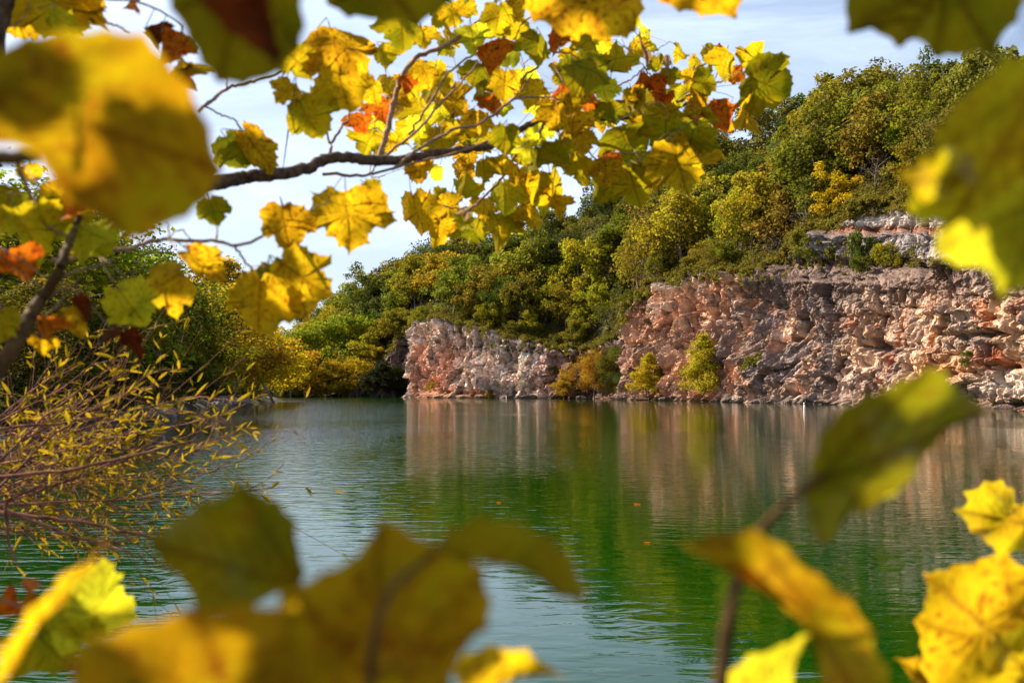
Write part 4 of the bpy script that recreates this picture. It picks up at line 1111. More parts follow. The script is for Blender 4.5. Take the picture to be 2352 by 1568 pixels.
for _ in range(40):                                      # fine side twigs and buds
    x = RS.uniform(850, 1600); y = np.interp(x, [850, 1130, 1300, 1600], [300, 280, 240, 220]) + RS.uniform(-120, 130)
    a = RS.uniform(0, 6.28); l = RS.uniform(25, 70)
    T_([(x, y), (x + l * .5 * math.cos(a) + RS.randn() * 4, y + l * .5 * math.sin(a)), (x + l * math.cos(a + .3), y + l * math.sin(a + .3))], [1.6, 0.8], RS.uniform(3.4, 4.1), ns=5)

SCALE = 1.08
LEAVES = [ # px, py, width, tip angle, kind, distance
 (785, 105, 175, -55, 'o', 2.7), (785, 190, 150, -75, 'y', 2.8), (680, 140, 105, -45, 'l', 2.7), (735, 222, 75, -85, 'y', 2.9), (657, 212, 90, -130, 'y', 2.8), (705, 265, 130, -60, 'l', 2.8),
 (925, 62, 135, -88, 'g', 3.0), (972, 85, 70, -80, 'y', 3.4), (1087, 88, 105, -80, 'Y', 3.5), (1145, 38, 90, -95, 'l', 3.4), (1160, 192, 95, -95, 'y', 3.2), (1115, 142, 95, -60, 'r', 3.5),
 (1095, 168, 90, -110, 'g', 3.6), (975, 165, 95, -65, 'y', 3.5), (993, 195, 105, -100, 'l', 3.7), (925, 195, 55, -70, 'r', 3.4), (940, 200, 75, -120, 'l', 3.6), (912, 240, 85, -90, 'o', 3.6),
 (880, 255, 85, -100, 'r', 3.5), (835, 282, 75, -90, 'r', 3.3), (860, 210, 80, -75, 'y', 3.2), (846, 328, 80, -120, 'l', 3.5), (896, 326, 75, -90, 'y', 3.6), (970, 252, 105, -80, 'l', 3.8),
 (1015, 262, 95, -60, 'Y', 3.7), (1043, 238, 90, -40, 'o', 3.7), (964, 305, 95, -95, 'Y', 3.7), (1015, 320, 105, -75, 'l', 3.6), (1095, 280, 85, -85, 'y', 3.6), (1160, 318, 95, -95, 'g', 3.2),
 (965, 390, 85, -90, 'o', 3.5), (1120, 210, 80, -90, 'g', 3.5), (1130, 238, 75, -60, 'r', 3.5), (1212, 210, 90, -80, 'y', 3.7), (1233, 105, 100, -92, 'g', 3.4), (1242, 300, 90, -90, 'Y', 3.8),
 (1113, 388, 78, -85, 'l', 3.6), (1148, 375, 60, -80, 'y', 3.6), (1239, 362, 100, -100, 'g', 3.7), (1178, 398, 75, -90, 'o', 3.7),
 (1280, 270, 95, -85, 'o', 3.3), (1312, 236, 80, -80, 'o', 3.5), (1353, 160, 150, -35, 'g', 3.3), (1412, 138, 95, 75, 'l', 3.6), (1388, 205, 85, -70, 'Y', 3.6), (1309, 207, 75, -45, 'r', 3.8),
 (1359, 228, 65, -30, 'r', 3.8), (1294, 80, 80, -60, 'r', 3.6), (1353, 90, 95, -60, 'l', 3.6), (1361, 112, 80, -120, 'Y', 3.7), (1467, 40, 60, -85, 'Y', 2.8), (1511, 147, 58, -80, 'g', 4.0),
 (1540, 173, 55, -90, 'g', 4.0), (1467, 182, 62, -120, 'r', 4.0), (1529, 195, 70, -95, 'r', 4.0), (1526, 233, 60, -80, 'r', 4.0), (1549, 219, 70, -60, 'Y', 4.1), (1587, 176, 60, -100, 'y', 4.1),
 (1614, 194, 80, -20, 'g', 4.0), (1664, 150, 100, -100, 'l', 4.0), (1656, 120, 62, 95, 'r', 4.05), (1690, 178, 50, -20, 'r', 4.1), (1740, 138, 105, 80, 'l', 4.1), (1757, 192, 150, -28, 'g', 3.8),
 (1722, 252, 140, -80, 'y', 3.9), (1672, 266, 100, -100, 'r', 4.0), (1605, 240, 100, -30, 'o', 4.0), (1608, 278, 88, -60, 'Y', 4.0), (1447, 219, 58, -90, 'l', 4.0), (1485, 222, 78, -80, 'o', 4.0),
 (1459, 252, 105, -95, 'l', 4.0), (1403, 257, 82, -80, 'g', 3.8), (1505, 266, 95, -85, 'l', 4.0), (1441, 325, 130, -45, 'g', 3.7), (1529, 310, 150, -85, 'g', 3.6), (1588, 322, 130, -95, 'g', 3.5),
 (1558, 372, 165, -70, 'y', 3.5), (1470, 378, 105, -60, 'Y', 3.7), (1456, 425, 140, -75, 'l', 3.7), (1391, 392, 88, -90, 'o', 3.6), (1397, 357, 62, -40, 'r', 3.8), (1417, 368, 50, -80, 'r', 3.9),
 (1377, 436, 80, -100, 'g', 3.8), (1207, 335, 80, -80, 'Y', 3.7), (1288, 348, 90, -90, 'g', 3.8), (1338, 325, 80, -85, 'y', 3.6), (1318, 282, 95, -90, 'o', 3.6), (1335, 390, 110, -80, 'l', 3.7),
 (1207, 428, 105, -95, 'y', 3.8), (1268, 425, 120, -75, 'l', 3.8), (1485, 295, 90, -80, 'y', 4.0), (1160, 452, 115, -85, 'Y', 3.8), (1240, 458, 85, -60, 'Y', 3.9), (1111, 478, 80, -90, 'y', 3.9),
 (1145, 522, 120, -82, 'l', 3.9), (1180, 508, 85, -50, 'Y', 3.9), (1222, 498, 85, -80, 'y', 3.9), (1280, 470, 70, -65, 'y', 3.8), (957, 482, 125, -75, 'y', 3.6), (1008, 522, 110, -100, 'y', 3.7),
 (1030, 478, 95, -40, 'y', 3.8), (1087, 528, 95, -85, 'g', 3.8), (1048, 516, 90, -95, 'Y', 3.7), (1040, 30, 85, -70, 'y', 3.4), (1000, 40, 75, -110, 'l', 3.6), (1195, 70, 90, -80, 'l', 3.6), (1180, 20, 80, -60, 'o', 3.5), (1070, 20, 70, -90, 'l', 3.6), (880, 130, 80, -70, 'l', 3.4), (1066, 428, 75, 80, 'l', 3.9), (1012, 455, 60, -160, 'l', 3.9)]
SMALL = []
for i in range(60):                                      # the deeper layer of smaller leaves behind
    x = RS.uniform(860, 1640)
    y = np.interp(x, [860, 1000, 1200, 1400, 1640], [250, 230, 260, 250, 230]) + RS.uniform(-150, 170)
    SMALL.append((x, y, RS.uniform(45, 85), RS.uniform(-150, -30), 'yYlgoy'[RS.randint(6)], RS.uniform(4.0, 4.7)))
def add_leaves(lst, root, s0, first=99):
    rl = np.array(root.location); pet = MB(); rest = []
    bpy.context.view_layer.update(); tp_ = []
    for ch in root.children:
        if ch.name.split('.')[0] in ('twig', 'limb', 'stem'):
            co = np.empty(len(ch.data.vertices) * 3, np.float32); ch.data.vertices.foreach_get('co', co); tp_.append(co.reshape(-1, 3)[::3])
    tp_ = np.concatenate(tp_) + np.array(root.location) + 0 if tp_ else None
    if tp_ is not None: tp_ = tp_ - np.array(root.location)
    order = sorted(range(len(lst)), key=lambda i: -lst[i][2])
    for rank, i in enumerate(order):
        L_ = lst[i]; kw = L_[6] if len(L_) > 6 else {}
        o, base, R_, sc = hang_leaf(L_[0], L_[1], L_[2], L_[3], L_[4], L_[5], root, s0 + i, **kw)
        o.location = Vector(o.location) - Vector(rl)
        d_ = R_ @ np.array([0, -1, 0]); up = np.array([RS.randn() * .3, RS.randn() * .3, 1.0])
        e = base + (d_ * 0.5 + up * 0.6) * sc * RS.uniform(0.5, 0.9)
        if tp_ is not None:
            dd_ = np.linalg.norm(tp_ - base, axis=1); km = dd_.argmin()
            if dd_[km] < 0.75: e = tp_[km]
        pet.add(*tube(smooth_path([base, base + d_ * sc * 0.25, e], 6), [0.0016, 0.0012], 5))
        if rank >= first: rest.append(o)
    po = pet.obj('petioles', M_TWIG, root); po.location = -rl; po['kind'] = 'stuff'
    if rest:                                             # beyond a hundred: one part
        by = {}
        for o in rest: by.setdefault(o.data.materials[0].name, []).append(o)
        vs, fs3, fs4, cols, mi, mats, n_ = [], [], [], [], [], [], 0
        me = bpy.data.meshes.new('small_leaves'); V_ = []; Fc = []; MI = []; CC = []
        for o in rest:
            mm_ = o.data.materials[0]
            if mm_ not in mats: mats.append(mm_)
            co = np.empty(len(o.data.vertices) * 3, np.float32); o.data.vertices.foreach_get('co', co)
            V_.append(co.reshape(-1, 3) + np.array(o.location))
            for p_ in o.data.polygons: Fc.append([v_ + n_ for v_ in p_.vertices]); MI.append(mats.index(mm_))
            ca = np.empty(len(o.data.vertices) * 4, np.float32); o.data.color_attributes['vein'].data.foreach_get('color', ca); CC.append(ca)
            n_ += len(o.data.vertices)
        me.from_pydata(np.concatenate(V_).tolist(), [], Fc)
        for mm_ in mats: me.materials.append(mm_)
        me.polygons.foreach_set('material_index', MI); me.polygons.foreach_set('use_smooth', [True] * len(MI))
        a = me.color_attributes.new('vein', 'FLOAT_COLOR', 'POINT'); a.data.foreach_set('color', np.concatenate(CC))
        so = bpy.data.objects.new('small_leaves', me); link(so, root); so['kind'] = 'stuff'
        for o in rest:
            d0 = o.data; bpy.data.objects.remove(o); bpy.data.meshes.remove(d0)
add_leaves(LEAVES + SMALL, root, 1000)
# curled dry leaves (tan) hang as narrow folds
for i, (x, y, s, a) in enumerate([(1072, 485, 75, 50), (1573, 290, 60, -88), (1532, 141, 48, -85), (1487, 130, 50, -80), (1100, 60, 40, -120)]):
    o, *_ = hang_leaf(x, y, s, a, 't', 3.6 if x < 1200 else 3.95, root, 1900 + i, fold=1.6, turn=0.2, narrow=0.45)
    o.location = Vector(o.location) - root.location

SCALE = 1.2
# --- 2. the left sprig with hanging leaves
root = empty('sycamore_branch', P(256, 575, 2.3)); tag(root, 'thin twig at the left carrying large spotted yellow leaves against the sky', 'branch')
rl = np.array(root.location); CUR = [root, M_TWIG]
T_([(120, 600), (200, 590), (256, 575), (308, 568), (342, 555), (386, 549), (444, 553), (496, 555), (537, 563), (588, 551), (622, 524), (650, 500)], [6, 5, 4, 3], 2.3, n=40)
T_([(537, 563), (560, 596), (584, 620), (620, 622)], [3, 2], 2.4); T_([(496, 555), (497, 540), (499, 520)], [2, 1.5], 2.4)
T_([(386, 549), (388, 530), (385, 510)], [2, 1.3], 2.35); T_([(386, 549), (410, 528), (430, 540), (455, 580)], [2, 1.3], 2.35)
T_([(650, 500), (700, 485), (740, 470)], [2, 1.5], 2.4)
pass
add_leaves([(800, 492, 180, -85, 'y', 2.45, dict(tipb=-0.35, turn=0.1, fold=0.15)), (862, 452, 85, -25, 'l', 2.5), (657, 512, 125, -80, 'o', 2.4, dict(turn=0.3, tipb=-0.3)), (690, 635, 165, -35, 'y', 2.35, dict(turn=-0.3, tipb=-0.3)),
  (600, 690, 165, -100, 'y', 2.3, dict(turn=0.2, tipb=-0.35, fold=0.2)), (640, 640, 120, -70, 'g', 2.45), (490, 483, 78, -75, 'g', 2.4, dict(turn=0, tipb=-.2)), (465, 600, 150, -42, 'o', 2.3, dict(narrow=0.55, fold=0.6)), (378, 650, 140, -150, 'y', 2.2, dict(turn=.2)),
  (300, 700, 140, -60, 'Y', 2.1, dict(turn=-.2, tipb=-.5)), (265, 690, 120, -110, 'g', 2.15), (697, 680, 110, -95, 'o', 2.45)], root, 3000)

# --- 3. sprig that hangs from the bough near the big left leaf
root = empty('sycamore_branch', P(560, 300, 3.0)); tag(root, 'short twig with an ochre leaf folded over a lime leaf beside the largest blurred leaf', 'branch')
rl = np.array(root.location); CUR = [root, M_TWIG]; T_([(540, 275), (548, 290), (555, 310)], [2, 1.5], 2.9); pass
add_leaves([(592, 342, 150, -52, 'o', 2.9, dict(narrow=0.55, fold=0.5, turn=0.2, tipb=-0.2)), (537, 345, 110, -60, 'Y', 2.95, dict(turn=0, tipb=-.3)), (556, 350, 80, -60, 'g', 2.92)], root, 3100)

# --- 4. the brown sapling stem at the left edge
root = empty('sycamore_sapling', P(0, 850, 1.9)); tag(root, 'thick brown sapling stem with dry red leaves rising at the left edge', 'sapling')
rl = np.array(root.location); m_ = MB()
pix_tube(m_, [(-120, 1000, 1.8), (-40, 890, 1.85), (30, 800, 1.9), (62, 740, 1.95), (92, 690, 2), (120, 650, 2), (140, 610, 2), (157, 565, 2.05), (172, 525, 2.1), (185, 480, 2.1), (195, 430, 2.1)], [22, 19, 16, 14, 12, 9, 7, 5], 60, 10, 0.04)
so = m_.obj('stem', M_STEM, root); so.location = -rl
CUR = [root, M_TWIG]
T_([(40, 390), (62, 430), (78, 470), (95, 505), (125, 530), (160, 545)], [5, 4, 3], 2.1); T_([(78, 470), (85, 430), (82, 410)], [3, 2], 2.1)
T_([(120, 650), (160, 628), (220, 612), (260, 595)], [4, 2], 2.05); T_([(90, 690), (150, 660), (185, 640)], [3, 1.5], 2.0)
T_([(60, 745), (110, 720), (150, 680)], [3, 1.5], 1.95)
pass
add_leaves([(60, 520, 190, -80, 'l', 2.15, dict(turn=.1)), (150, 500, 120, -120, 'g', 2.2), (215, 535, 120, -20, 'Y', 2.1), (210, 560, 110, -60, 'g', 2.2), (42, 612, 100, -60, 'r', 2.0), (0, 600, 60, -60, 'r', 2.0), (102, 755, 70, -60, 'r', 1.95), (148, 475, 70, -90, 'r', 2.0),
  (190, 702, 85, -75, 'b', 2.0, dict(narrow=0.45, fold=0.9)), (292, 778, 130, -48, 'b', 2.1, dict(narrow=0.4, fold=0.9)), (165, 745, 110, -60, 'o', 2.0, dict(narrow=0.5, fold=.8)), (5, 745, 100, -85, 'l', 1.9), (95, 790, 60, -100, 'o', 1.95), (20, 460, 90, -90, 'g', 2.2), (120, 440, 70, -60, 'y', 2.2), (60, 400, 70, -90, 'y', 2.3)], root, 3200)

# --- 5. near boughs with big out-of-focus leaves
def near_branch(label, loc, twigs, leaves, radius_mat=M_STEM, s0=0):
    root = empty('sycamore_branch', P(*loc)); tag(root, label, 'branch'); rl = Vector(root.location)
    for pts_, rr in twigs:
        m_ = MB(); pix_tube(m_, pts_, rr); o = m_.obj('twig', radius_mat, root); o.location = -rl
    for i, (out, Yt, code, base, tips, kw) in enumerate(leaves):
        o = traced_leaf(out, Yt, code, root, s0 + i, base, tips, **kw); o.location = Vector(o.location) - rl
    return root
near_branch('huge blurred olive and yellow leaf hanging at the upper left with its dark bough', (0, 370, 0.75),
  [([(-150, 372, .8), (-40, 366, .8), (40, 362, .8), (88, 360, .8)], [24, 22, 19, 14]), ([(-40, 200, .62), (60, 200, .6), (200, 230, .57)], [8, 6, 4])],
  [([(-60, 130), (60, 80), (140, 66), (240, 62), (330, 75), (380, 130), (440, 195), (482, 290), (515, 395), (482, 460), (430, 500), (385, 515), (340, 545), (290, 555), (250, 520), (200, 492), (150, 470), (120, 430), (100, 385), (60, 345), (0, 332), (-80, 330)],
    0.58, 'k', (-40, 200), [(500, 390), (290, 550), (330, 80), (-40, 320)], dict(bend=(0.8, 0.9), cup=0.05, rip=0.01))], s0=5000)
near_branch('blurred olive leaf with a dark red-brown curled leaf at the top left', (560, -60, 0.8),
  [([(560, -120, .8), (540, -40, .8), (600, 60, .8), (640, 150, .78)], [7, 6, 5])],
  [([(360, -60), (390, 20), (430, 90), (462, 150), (500, 192), (560, 198), (610, 180), (650, 168), (690, 115), (702, 60), (705, -60)], .72, 'e', (560, -60), [(500, 190), (690, 110), (400, 20)], dict(bend=(0, 0.6), rip=0.012)),
   ([(425, -50), (470, 20), (520, 75), (580, 112), (640, 158), (650, 120), (630, 60), (625, -50)], .66, 'b', (560, -60), [(640, 155)], dict(bend=(0.3, 0.2), rip=0.012)),
   ([(730, -60), (750, 10), (800, 42), (880, 52), (960, 62), (1000, 30), (1040, 10), (1060, -60)], 1.1, 'e', (880, -60), [(960, 60), (760, 10)], dict(rip=0.02))], s0=5100)
near_branch('blurred olive leaf with a scalloped edge filling the top right corner', (2150, -80, 0.9),
  [([(2250, -160, .9), (2200, -60, .9), (2180, -20, .9)], [7, 5])],
  [([(1915, -60), (1942, 25), (1944, 78), (1975, 62), (2020, 78), (2062, 112), (2088, 90), (2125, 100), (2150, 135), (2200, 128), (2292, 132), (2306, 75), (2338, 48), (2360, -5), (2400, -60)], .88, 'e', (2180, -50), [(2062, 110), (2150, 132), (1945, 75), (2290, 130)], dict(bend=(0.2, 0.5), rip=0.012))], s0=5200)
near_branch('large blurred green and yellow leaf hanging down the right edge', (2400, 100, 0.75),
  [([(2500, 60, .75), (2420, 120, .75), (2360, 200, .75)], [8, 6])],
  [([(2310, 128), (2240, 195), (2190, 240), (2140, 300), (2150, 335), (2110, 362), (2066, 400), (2092, 430), (2085, 480), (2112, 520), (2165, 505), (2142, 580), (2200, 612), (2262, 618), (2290, 650), (2298, 688), (2352, 650), (2440, 600), (2440, 130)], .70, 'l', (2400, 180), [(2070, 400), (2145, 580), (2298, 685)], dict(bend=(0.6, 0.6), cup=0.05, rip=0.012)),
   ([(2150, 530), (2142, 585), (2200, 612), (2262, 618), (2290, 655), (2300, 692), (2352, 662), (2430, 640), (2430, 420), (2352, 400), (2290, 450), (2210, 500)], .665, 'Y', (2420, 440), [(2150, 580), (2300, 690)], dict(bend=(0.5, 0.5), rip=0.012)),
   ([(2080, 420), (2120, 360), (2180, 330), (2240, 360), (2250, 420), (2180, 450), (2120, 470)], .668, 'l', (2240, 390), [(2080, 420)], dict(bend=(0.5, 0.2), rip=0.012))], s0=5300)
near_branch('blurred leaf pointing right on a thin red stalk above the yellow blade leaf', (1700, 1300, 0.65),
  [([(1655, 1640, .62), (1658, 1540, .62), (1672, 1430, .62), (1695, 1330, .63), (1730, 1240, .64), (1780, 1180, .64), (1860, 1110, .65), (1960, 1040, .66)], [19, 17, 15, 13, 11, 9, 6])],
  [([(1846, 1130), (1862, 1060), (1885, 995), (1930, 935), (1990, 902), (2070, 872), (2125, 842), (2168, 846), (2190, 880), (2240, 918), (2292, 943), (2200, 975), (2145, 1030), (2100, 1095), (2060, 1130), (1990, 1178), (1930, 1190), (1912, 1240), (1880, 1256), (1852, 1200)], .66, 'e', (1855, 1120), [(2290, 943), (2130, 845), (1885, 1250), (2060, 1130)], dict(bend=(0.7, 0.4), cup=0.04, rip=0.008)),
   ([(1990, 1175), (2010, 1120), (2060, 1070), (2130, 1040), (2100, 1100), (2060, 1135)], .70, 'Y', (2120, 1050), [(1990, 1175)], dict(rip=0.01)),
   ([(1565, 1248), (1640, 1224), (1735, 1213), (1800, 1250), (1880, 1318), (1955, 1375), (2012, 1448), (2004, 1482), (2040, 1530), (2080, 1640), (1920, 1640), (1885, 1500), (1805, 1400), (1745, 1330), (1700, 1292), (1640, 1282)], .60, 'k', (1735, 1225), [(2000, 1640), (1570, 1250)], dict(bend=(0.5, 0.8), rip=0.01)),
   ([(1650, 1650), (1668, 1545), (1720, 1502), (1790, 1482), (1840, 1455), (1872, 1452), (1838, 1500), (1822, 1560), (1830, 1650)], .68, 'Y', (1740, 1650), [(1860, 1455), (1690, 1520)], dict(bend=(0.5, 0.6), rip=0.012))], s0=5400)
near_branch('cluster of large blurred olive leaves rising from the bottom edge left of centre', (560, 1700, 0.6),
  [([(560, 1760, .56), (620, 1600, .56), (680, 1480, .56), (700, 1400, .58), (690, 1340, .6)], [12, 10, 8, 6]), ([(840, 1700, .52), (850, 1550, .52), (870, 1420, .52), (920, 1330, .53), (1000, 1270, .55)], [11, 10, 8, 6])],
  [([(328, 1242), (400, 1188), (458, 1150), (512, 1140), (550, 1102), (592, 1132), (640, 1148), (682, 1195), (684, 1258), (702, 1312), (690, 1350), (560, 1410), (450, 1410), (432, 1350), (372, 1300)], .66, 'e', (690, 1350), [(550, 1105), (330, 1242), (682, 1200)], dict(bend=(-0.3, 0.3), cup=0.04, rip=0.01)),
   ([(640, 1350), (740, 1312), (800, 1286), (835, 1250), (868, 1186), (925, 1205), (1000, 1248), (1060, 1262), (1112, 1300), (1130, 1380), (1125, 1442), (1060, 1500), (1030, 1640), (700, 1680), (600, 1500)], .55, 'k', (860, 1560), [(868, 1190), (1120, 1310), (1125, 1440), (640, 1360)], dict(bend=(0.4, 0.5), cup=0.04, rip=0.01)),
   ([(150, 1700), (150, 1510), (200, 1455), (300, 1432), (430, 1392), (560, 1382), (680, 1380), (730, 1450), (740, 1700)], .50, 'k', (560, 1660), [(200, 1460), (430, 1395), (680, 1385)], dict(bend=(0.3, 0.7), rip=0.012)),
   ([(430, 1520), (480, 1455), (560, 1410), (665, 1385), (650, 1430), (590, 1480), (500, 1530)], .53, 'b', (440, 1510), [(660, 1390)], dict(rip=0.01)),
   ([(975, 1262), (1030, 1212), (1100, 1180), (1190, 1194), (1272, 1230), (1320, 1288), (1352, 1350), (1342, 1392), (1282, 1372), (1222, 1322), (1140, 1300), (1060, 1292)], .56, 'e', (985, 1265), [(1345, 1385)], dict(bend=(0.6, 0.2), rip=0.008)),
   ([(1035, 1535), (1062, 1500), (1130, 1478), (1212, 1488), (1262, 1530), (1312, 1556), (1230, 1556), (1170, 1565), (1120, 1600), (1060, 1600)], .72, 'y', (1050, 1600), [(1310, 1555), (1130, 1480)], dict(rip=0.012)),
   ([(-40, 1600), (0, 1482), (60, 1400), (140, 1320), (255, 1222), (215, 1300), (150, 1382), (70, 1470), (20, 1560)], .62, 'y', (-20, 1590), [(250, 1228)], dict(bend=(0.8, 0.2), rip=0.008))], s0=5500)
root = empty('sycamore_branch', P(120, 1500, 1.4)); tag(root, 'lime leaf and dry red leaf together at the lower left corner', 'branch'); rl = Vector(root.location)
CUR = [root, M_TWIG]; T_([(-80, 1640), (20, 1520), (100, 1400), (170, 1300)], [6, 4, 3], 1.4); pass
add_leaves([(205, 1405, 200, -15, 'Y', 1.4, dict(turn=.2, tipb=-.5)), (150, 1430, 150, -100, 'Y', 1.42, dict(turn=.1, tipb=-.4)), (120, 1490, 150, -60, 'g', 1.5), (58, 1378, 100, -120, 'r', 1.45), (20, 1390, 70, -60, 'r', 1.42)], root, 3300)
root = empty('sycamore_branch', P(2400, 1500, 1.3)); tag(root, 'yellow and lime leaves with toothed edges crowding the lower right corner', 'branch'); rl = Vector(root.location)
CUR = [root, M_TWIG]; T_([(2420, 1640), (2380, 1500), (2370, 1350), (2380, 1220), (2400, 1150)], [9, 6, 4], 1.35); pass
for i, (out, Yt, code, base, tips, kw) in enumerate([
   ([(2188, 1170), (2225, 1150), (2212, 1128), (2262, 1104), (2300, 1100), (2330, 1125), (2342, 1160), (2400, 1140), (2420, 1260), (2300, 1282), (2268, 1250), (2230, 1222)], 1.55, 'l', (2360, 1200), [(2190, 1170), (2262, 1105), (2235, 1220)], dict(bend=(.6, .3), rip=0.03)),
   ([(2120, 1312), (2188, 1296), (2250, 1282), (2308, 1258), (2352, 1300), (2430, 1320), (2430, 1500), (2300, 1640), (2150, 1640), (2110, 1530), (2112, 1480), (2098, 1425), (2130, 1365)], 1.25, 'y', (2340, 1500), [(2122, 1315), (2308, 1262), (2100, 1425)], dict(bend=(.3, .3), rip=0.022)),
   ([(2052, 1510), (2110, 1505), (2180, 1540), (2250, 1600), (2200, 1650), (2120, 1620), (2090, 1560)], 1.3, 'o', (2230, 1640), [(2055, 1512)], dict(rip=0.03)),
   ([(2250, 1500), (2290, 1450), (2360, 1430), (2430, 1450), (2430, 1650), (2280, 1650), (2260, 1580)], 1.15, 'l', (2420, 1640), [(2290, 1450)], dict(rip=0.02))]):
    o = traced_leaf(out, Yt, code, root, 5600 + i, base, tips, **kw); o.location = Vector(o.location) - rl
# top edge leaves, a little nearer than the bough
root = empty('sycamore_branch', P(1500, -120, 1.7)); tag(root, 'row of soft ochre leaves hanging down from the top edge right of centre', 'branch'); rl = Vector(root.location)
CUR = [root, M_TWIG]; T_([(1150, -90), (1300, -70), (1500, -80), (1700, -60)], [6, 5, 4], 1.9)
pass
for i, (out, Yt, code, base, tips, kw) in enumerate([
   ([(1500, -60), (1512, 5), (1540, 12), (1560, 30), (1590, 25), (1610, 42), (1640, 35), (1692, 45), (1710, -5), (1720, -60)], 1.6, 'o', (1600, -60), [(1690, 43), (1515, 5)], dict(bend=(.2, .5), rip=0.02)),
   ([(1205, -60), (1200, 20), (1225, 50), (1262, 58), (1290, 85), (1330, 95), (1345, 75), (1370, 92), (1400, 84), (1440, 90), (1462, 70), (1482, 20), (1480, -60)], 2.0, 'o', (1350, -60), [(1225, 50), (1380, 90), (1460, 75)], dict(bend=(.2, .5), rip=0.03))]):
    o = traced_leaf(out, Yt, code, root, 5700 + i, base, tips, **kw); o.location = Vector(o.location) - rl
# upper left corner: bough and small leaves
root = empty('sycamore_branch', P(0, 0, 2.2)); tag(root, 'black bark and mixed small leaves in the top left corner', 'branch'); rl = Vector(root.location)
m_ = MB(); pix_tube(m_, [(40, -80, 2.2), (10, 0, 2.2), (-8, 90, 2.2), (-30, 200, 2.2)], [26, 22, 20, 20]); o = m_.obj('limb', M_BARK, root); o.location = -rl
CUR = [root, M_TWIG]; T_([(-10, 70), (40, 55), (60, 30), (72, 5)], [2, 1.2], 2.2); T_([(240, 50), (270, 60), (300, 75)], [3, 2], 2.3); T_([(10, -20), (150, -10), (330, 10), (420, 60)], [4, 3, 2], 2.3)
pass
add_leaves([(68, 10, 60, -100, 'y', 2.2), (130, 15, 170, -60, 'l', 2.3), (165, 10, 120, -110, 'o', 2.35), (130, 48, 75, -90, 'Y', 2.25), (195, 35, 80, -70, 'o', 2.4), (372, 105, 95, -95, 'r', 2.4), (355, 85, 70, -45, 'b', 2.42), (445, 160, 80, -40, 'y', 2.5), (425, 175, 60, -80, 'b', 2.5), (300, -5, 60, -80, 'r', 2.4), (40, 50, 80, -90, 'o', 2.3)], root, 3400)

# ------------------------------------------------------------------ unseen leaves added on the sun line to dapple the near leaves
def outside(p):
    if p[1] < 0.05: return True
    x = W / 2 + p[0] / p[1] * F; y = H / 2 - (p[2] - CAMZ) / p[1] * F + math.tan(PITCH) * F
    m = 0.16 / max(p[1], 0.05) * F
    return x < -m or x > W + m or y < -m or y > H + m
LIT = [(235, 140, .58, 42), (180, 350, .58, 40), (2185, 560, .665, 50), (2105, 400, .668, 28), (2260, 650, .665, 36), (2050, 1120, .68, 45), (2110, 900, .66, 24),
       (1720, 1240, .60, 34), (1790, 1290, .60, 34), (1860, 1345, .60, 34), (1930, 1410, .60, 36), (1620, 1240, .60, 24), (1780, 1530, .68, 80), (1180, 1520, .72, 70), (440, 1490, .50, 45), (120, 1400, .62, 45), (40, 1500, .62, 40), (210, 1280, .62, 30),
       (2180, 1350, 1.25, 95), (2180, 1480, 1.25, 70), (2300, 1600, 1.2, 60), (2270, 1130, 1.55, 40), (1600, 10, 1.6, 60), (1250, 40, 2.0, 50), (2340, 1320, 1.25, 60)]
def lit_ok(c, s0):
    for (x, y, Y_, r) in LIT:
        v_ = c - np.array(P(x, y, Y_)); sn = np.array(SUN); k = v_ @ sn
        if k > 0 and np.linalg.norm(v_ - sn * k) < r * 0.8 / F * Y_ + s0 * 0.9: return False
    return True
def add_shade_leaves(root, n, seed, d0=0.35, d1=2.2, size=0.11):
    bpy.context.view_layer.update()
    rs = np.random.RandomState(seed); pts_ = []
    for ch in root.children:
        if ch.name.startswith('leaf') or ch.name.startswith('small_leaves'):
            co = np.empty(len(ch.data.vertices) * 3, np.float32); ch.data.vertices.foreach_get('co', co)
            co = co.reshape(-1, 3); pts_.append(co[rs.randint(0, len(co), 40)] + np.array(root.location) + np.array(ch.location))
    pts_ = np.concatenate(pts_); mb = MB(); k = 0; tries = 0
    o2 = dens(syc_outline(seed), seed, .02); v, tri, q, fr = shell(o2, 3)
    while k < n and tries < n * 60:
        tries += 1
        p = pts_[rs.randint(len(pts_))] + np.array(SUN) * rs.uniform(d0, d1)
        s0 = size * rs.uniform(.45, 1.1)
        if not outside(p) or not lit_ok(p, s0): continue
        R_ = np.array(Matrix.Rotation(rs.rand() * 6.28, 3, 'Z') @ Matrix.Rotation(rs.uniform(-.9, .9), 3, 'X') @ Matrix.Rotation(rs.uniform(-.9, .9), 3, 'Y'))
        v3 = np.column_stack([v[:, 0], v[:, 1] - .4, -0.3 * np.abs(v[:, 0])]) * s0
        vv = v3 @ R_.T + p; mb.add(vv, q); mb.t.append(tri + mb.n - len(vv)); k += 1
    if k:
        o = mb.obj('foliage', LM['l'], root); o.location = -Vector(root.location); o['kind'] = 'stuff'  # out of view, added to shade the leaves that are seen
        vcol(o, 'vein', np.ones((len(o.data.vertices), 3)))
for i_, r_ in enumerate([o for o in COL.objects if o.parent is None and o.name.startswith(('sycamore_branch', 'sycamore_sapling'))]):
    n_lf = sum(ch.name.startswith('leaf') for ch in r_.children)
    near_ = r_.location.y < 1.0
    add_shade_leaves(r_, 800 if near_ else 10 + n_lf // 6, 900 + i_, 0.35 if near_ else 0.6, 1.6 if near_ else 3.0, 0.048 if near_ else 0.13)

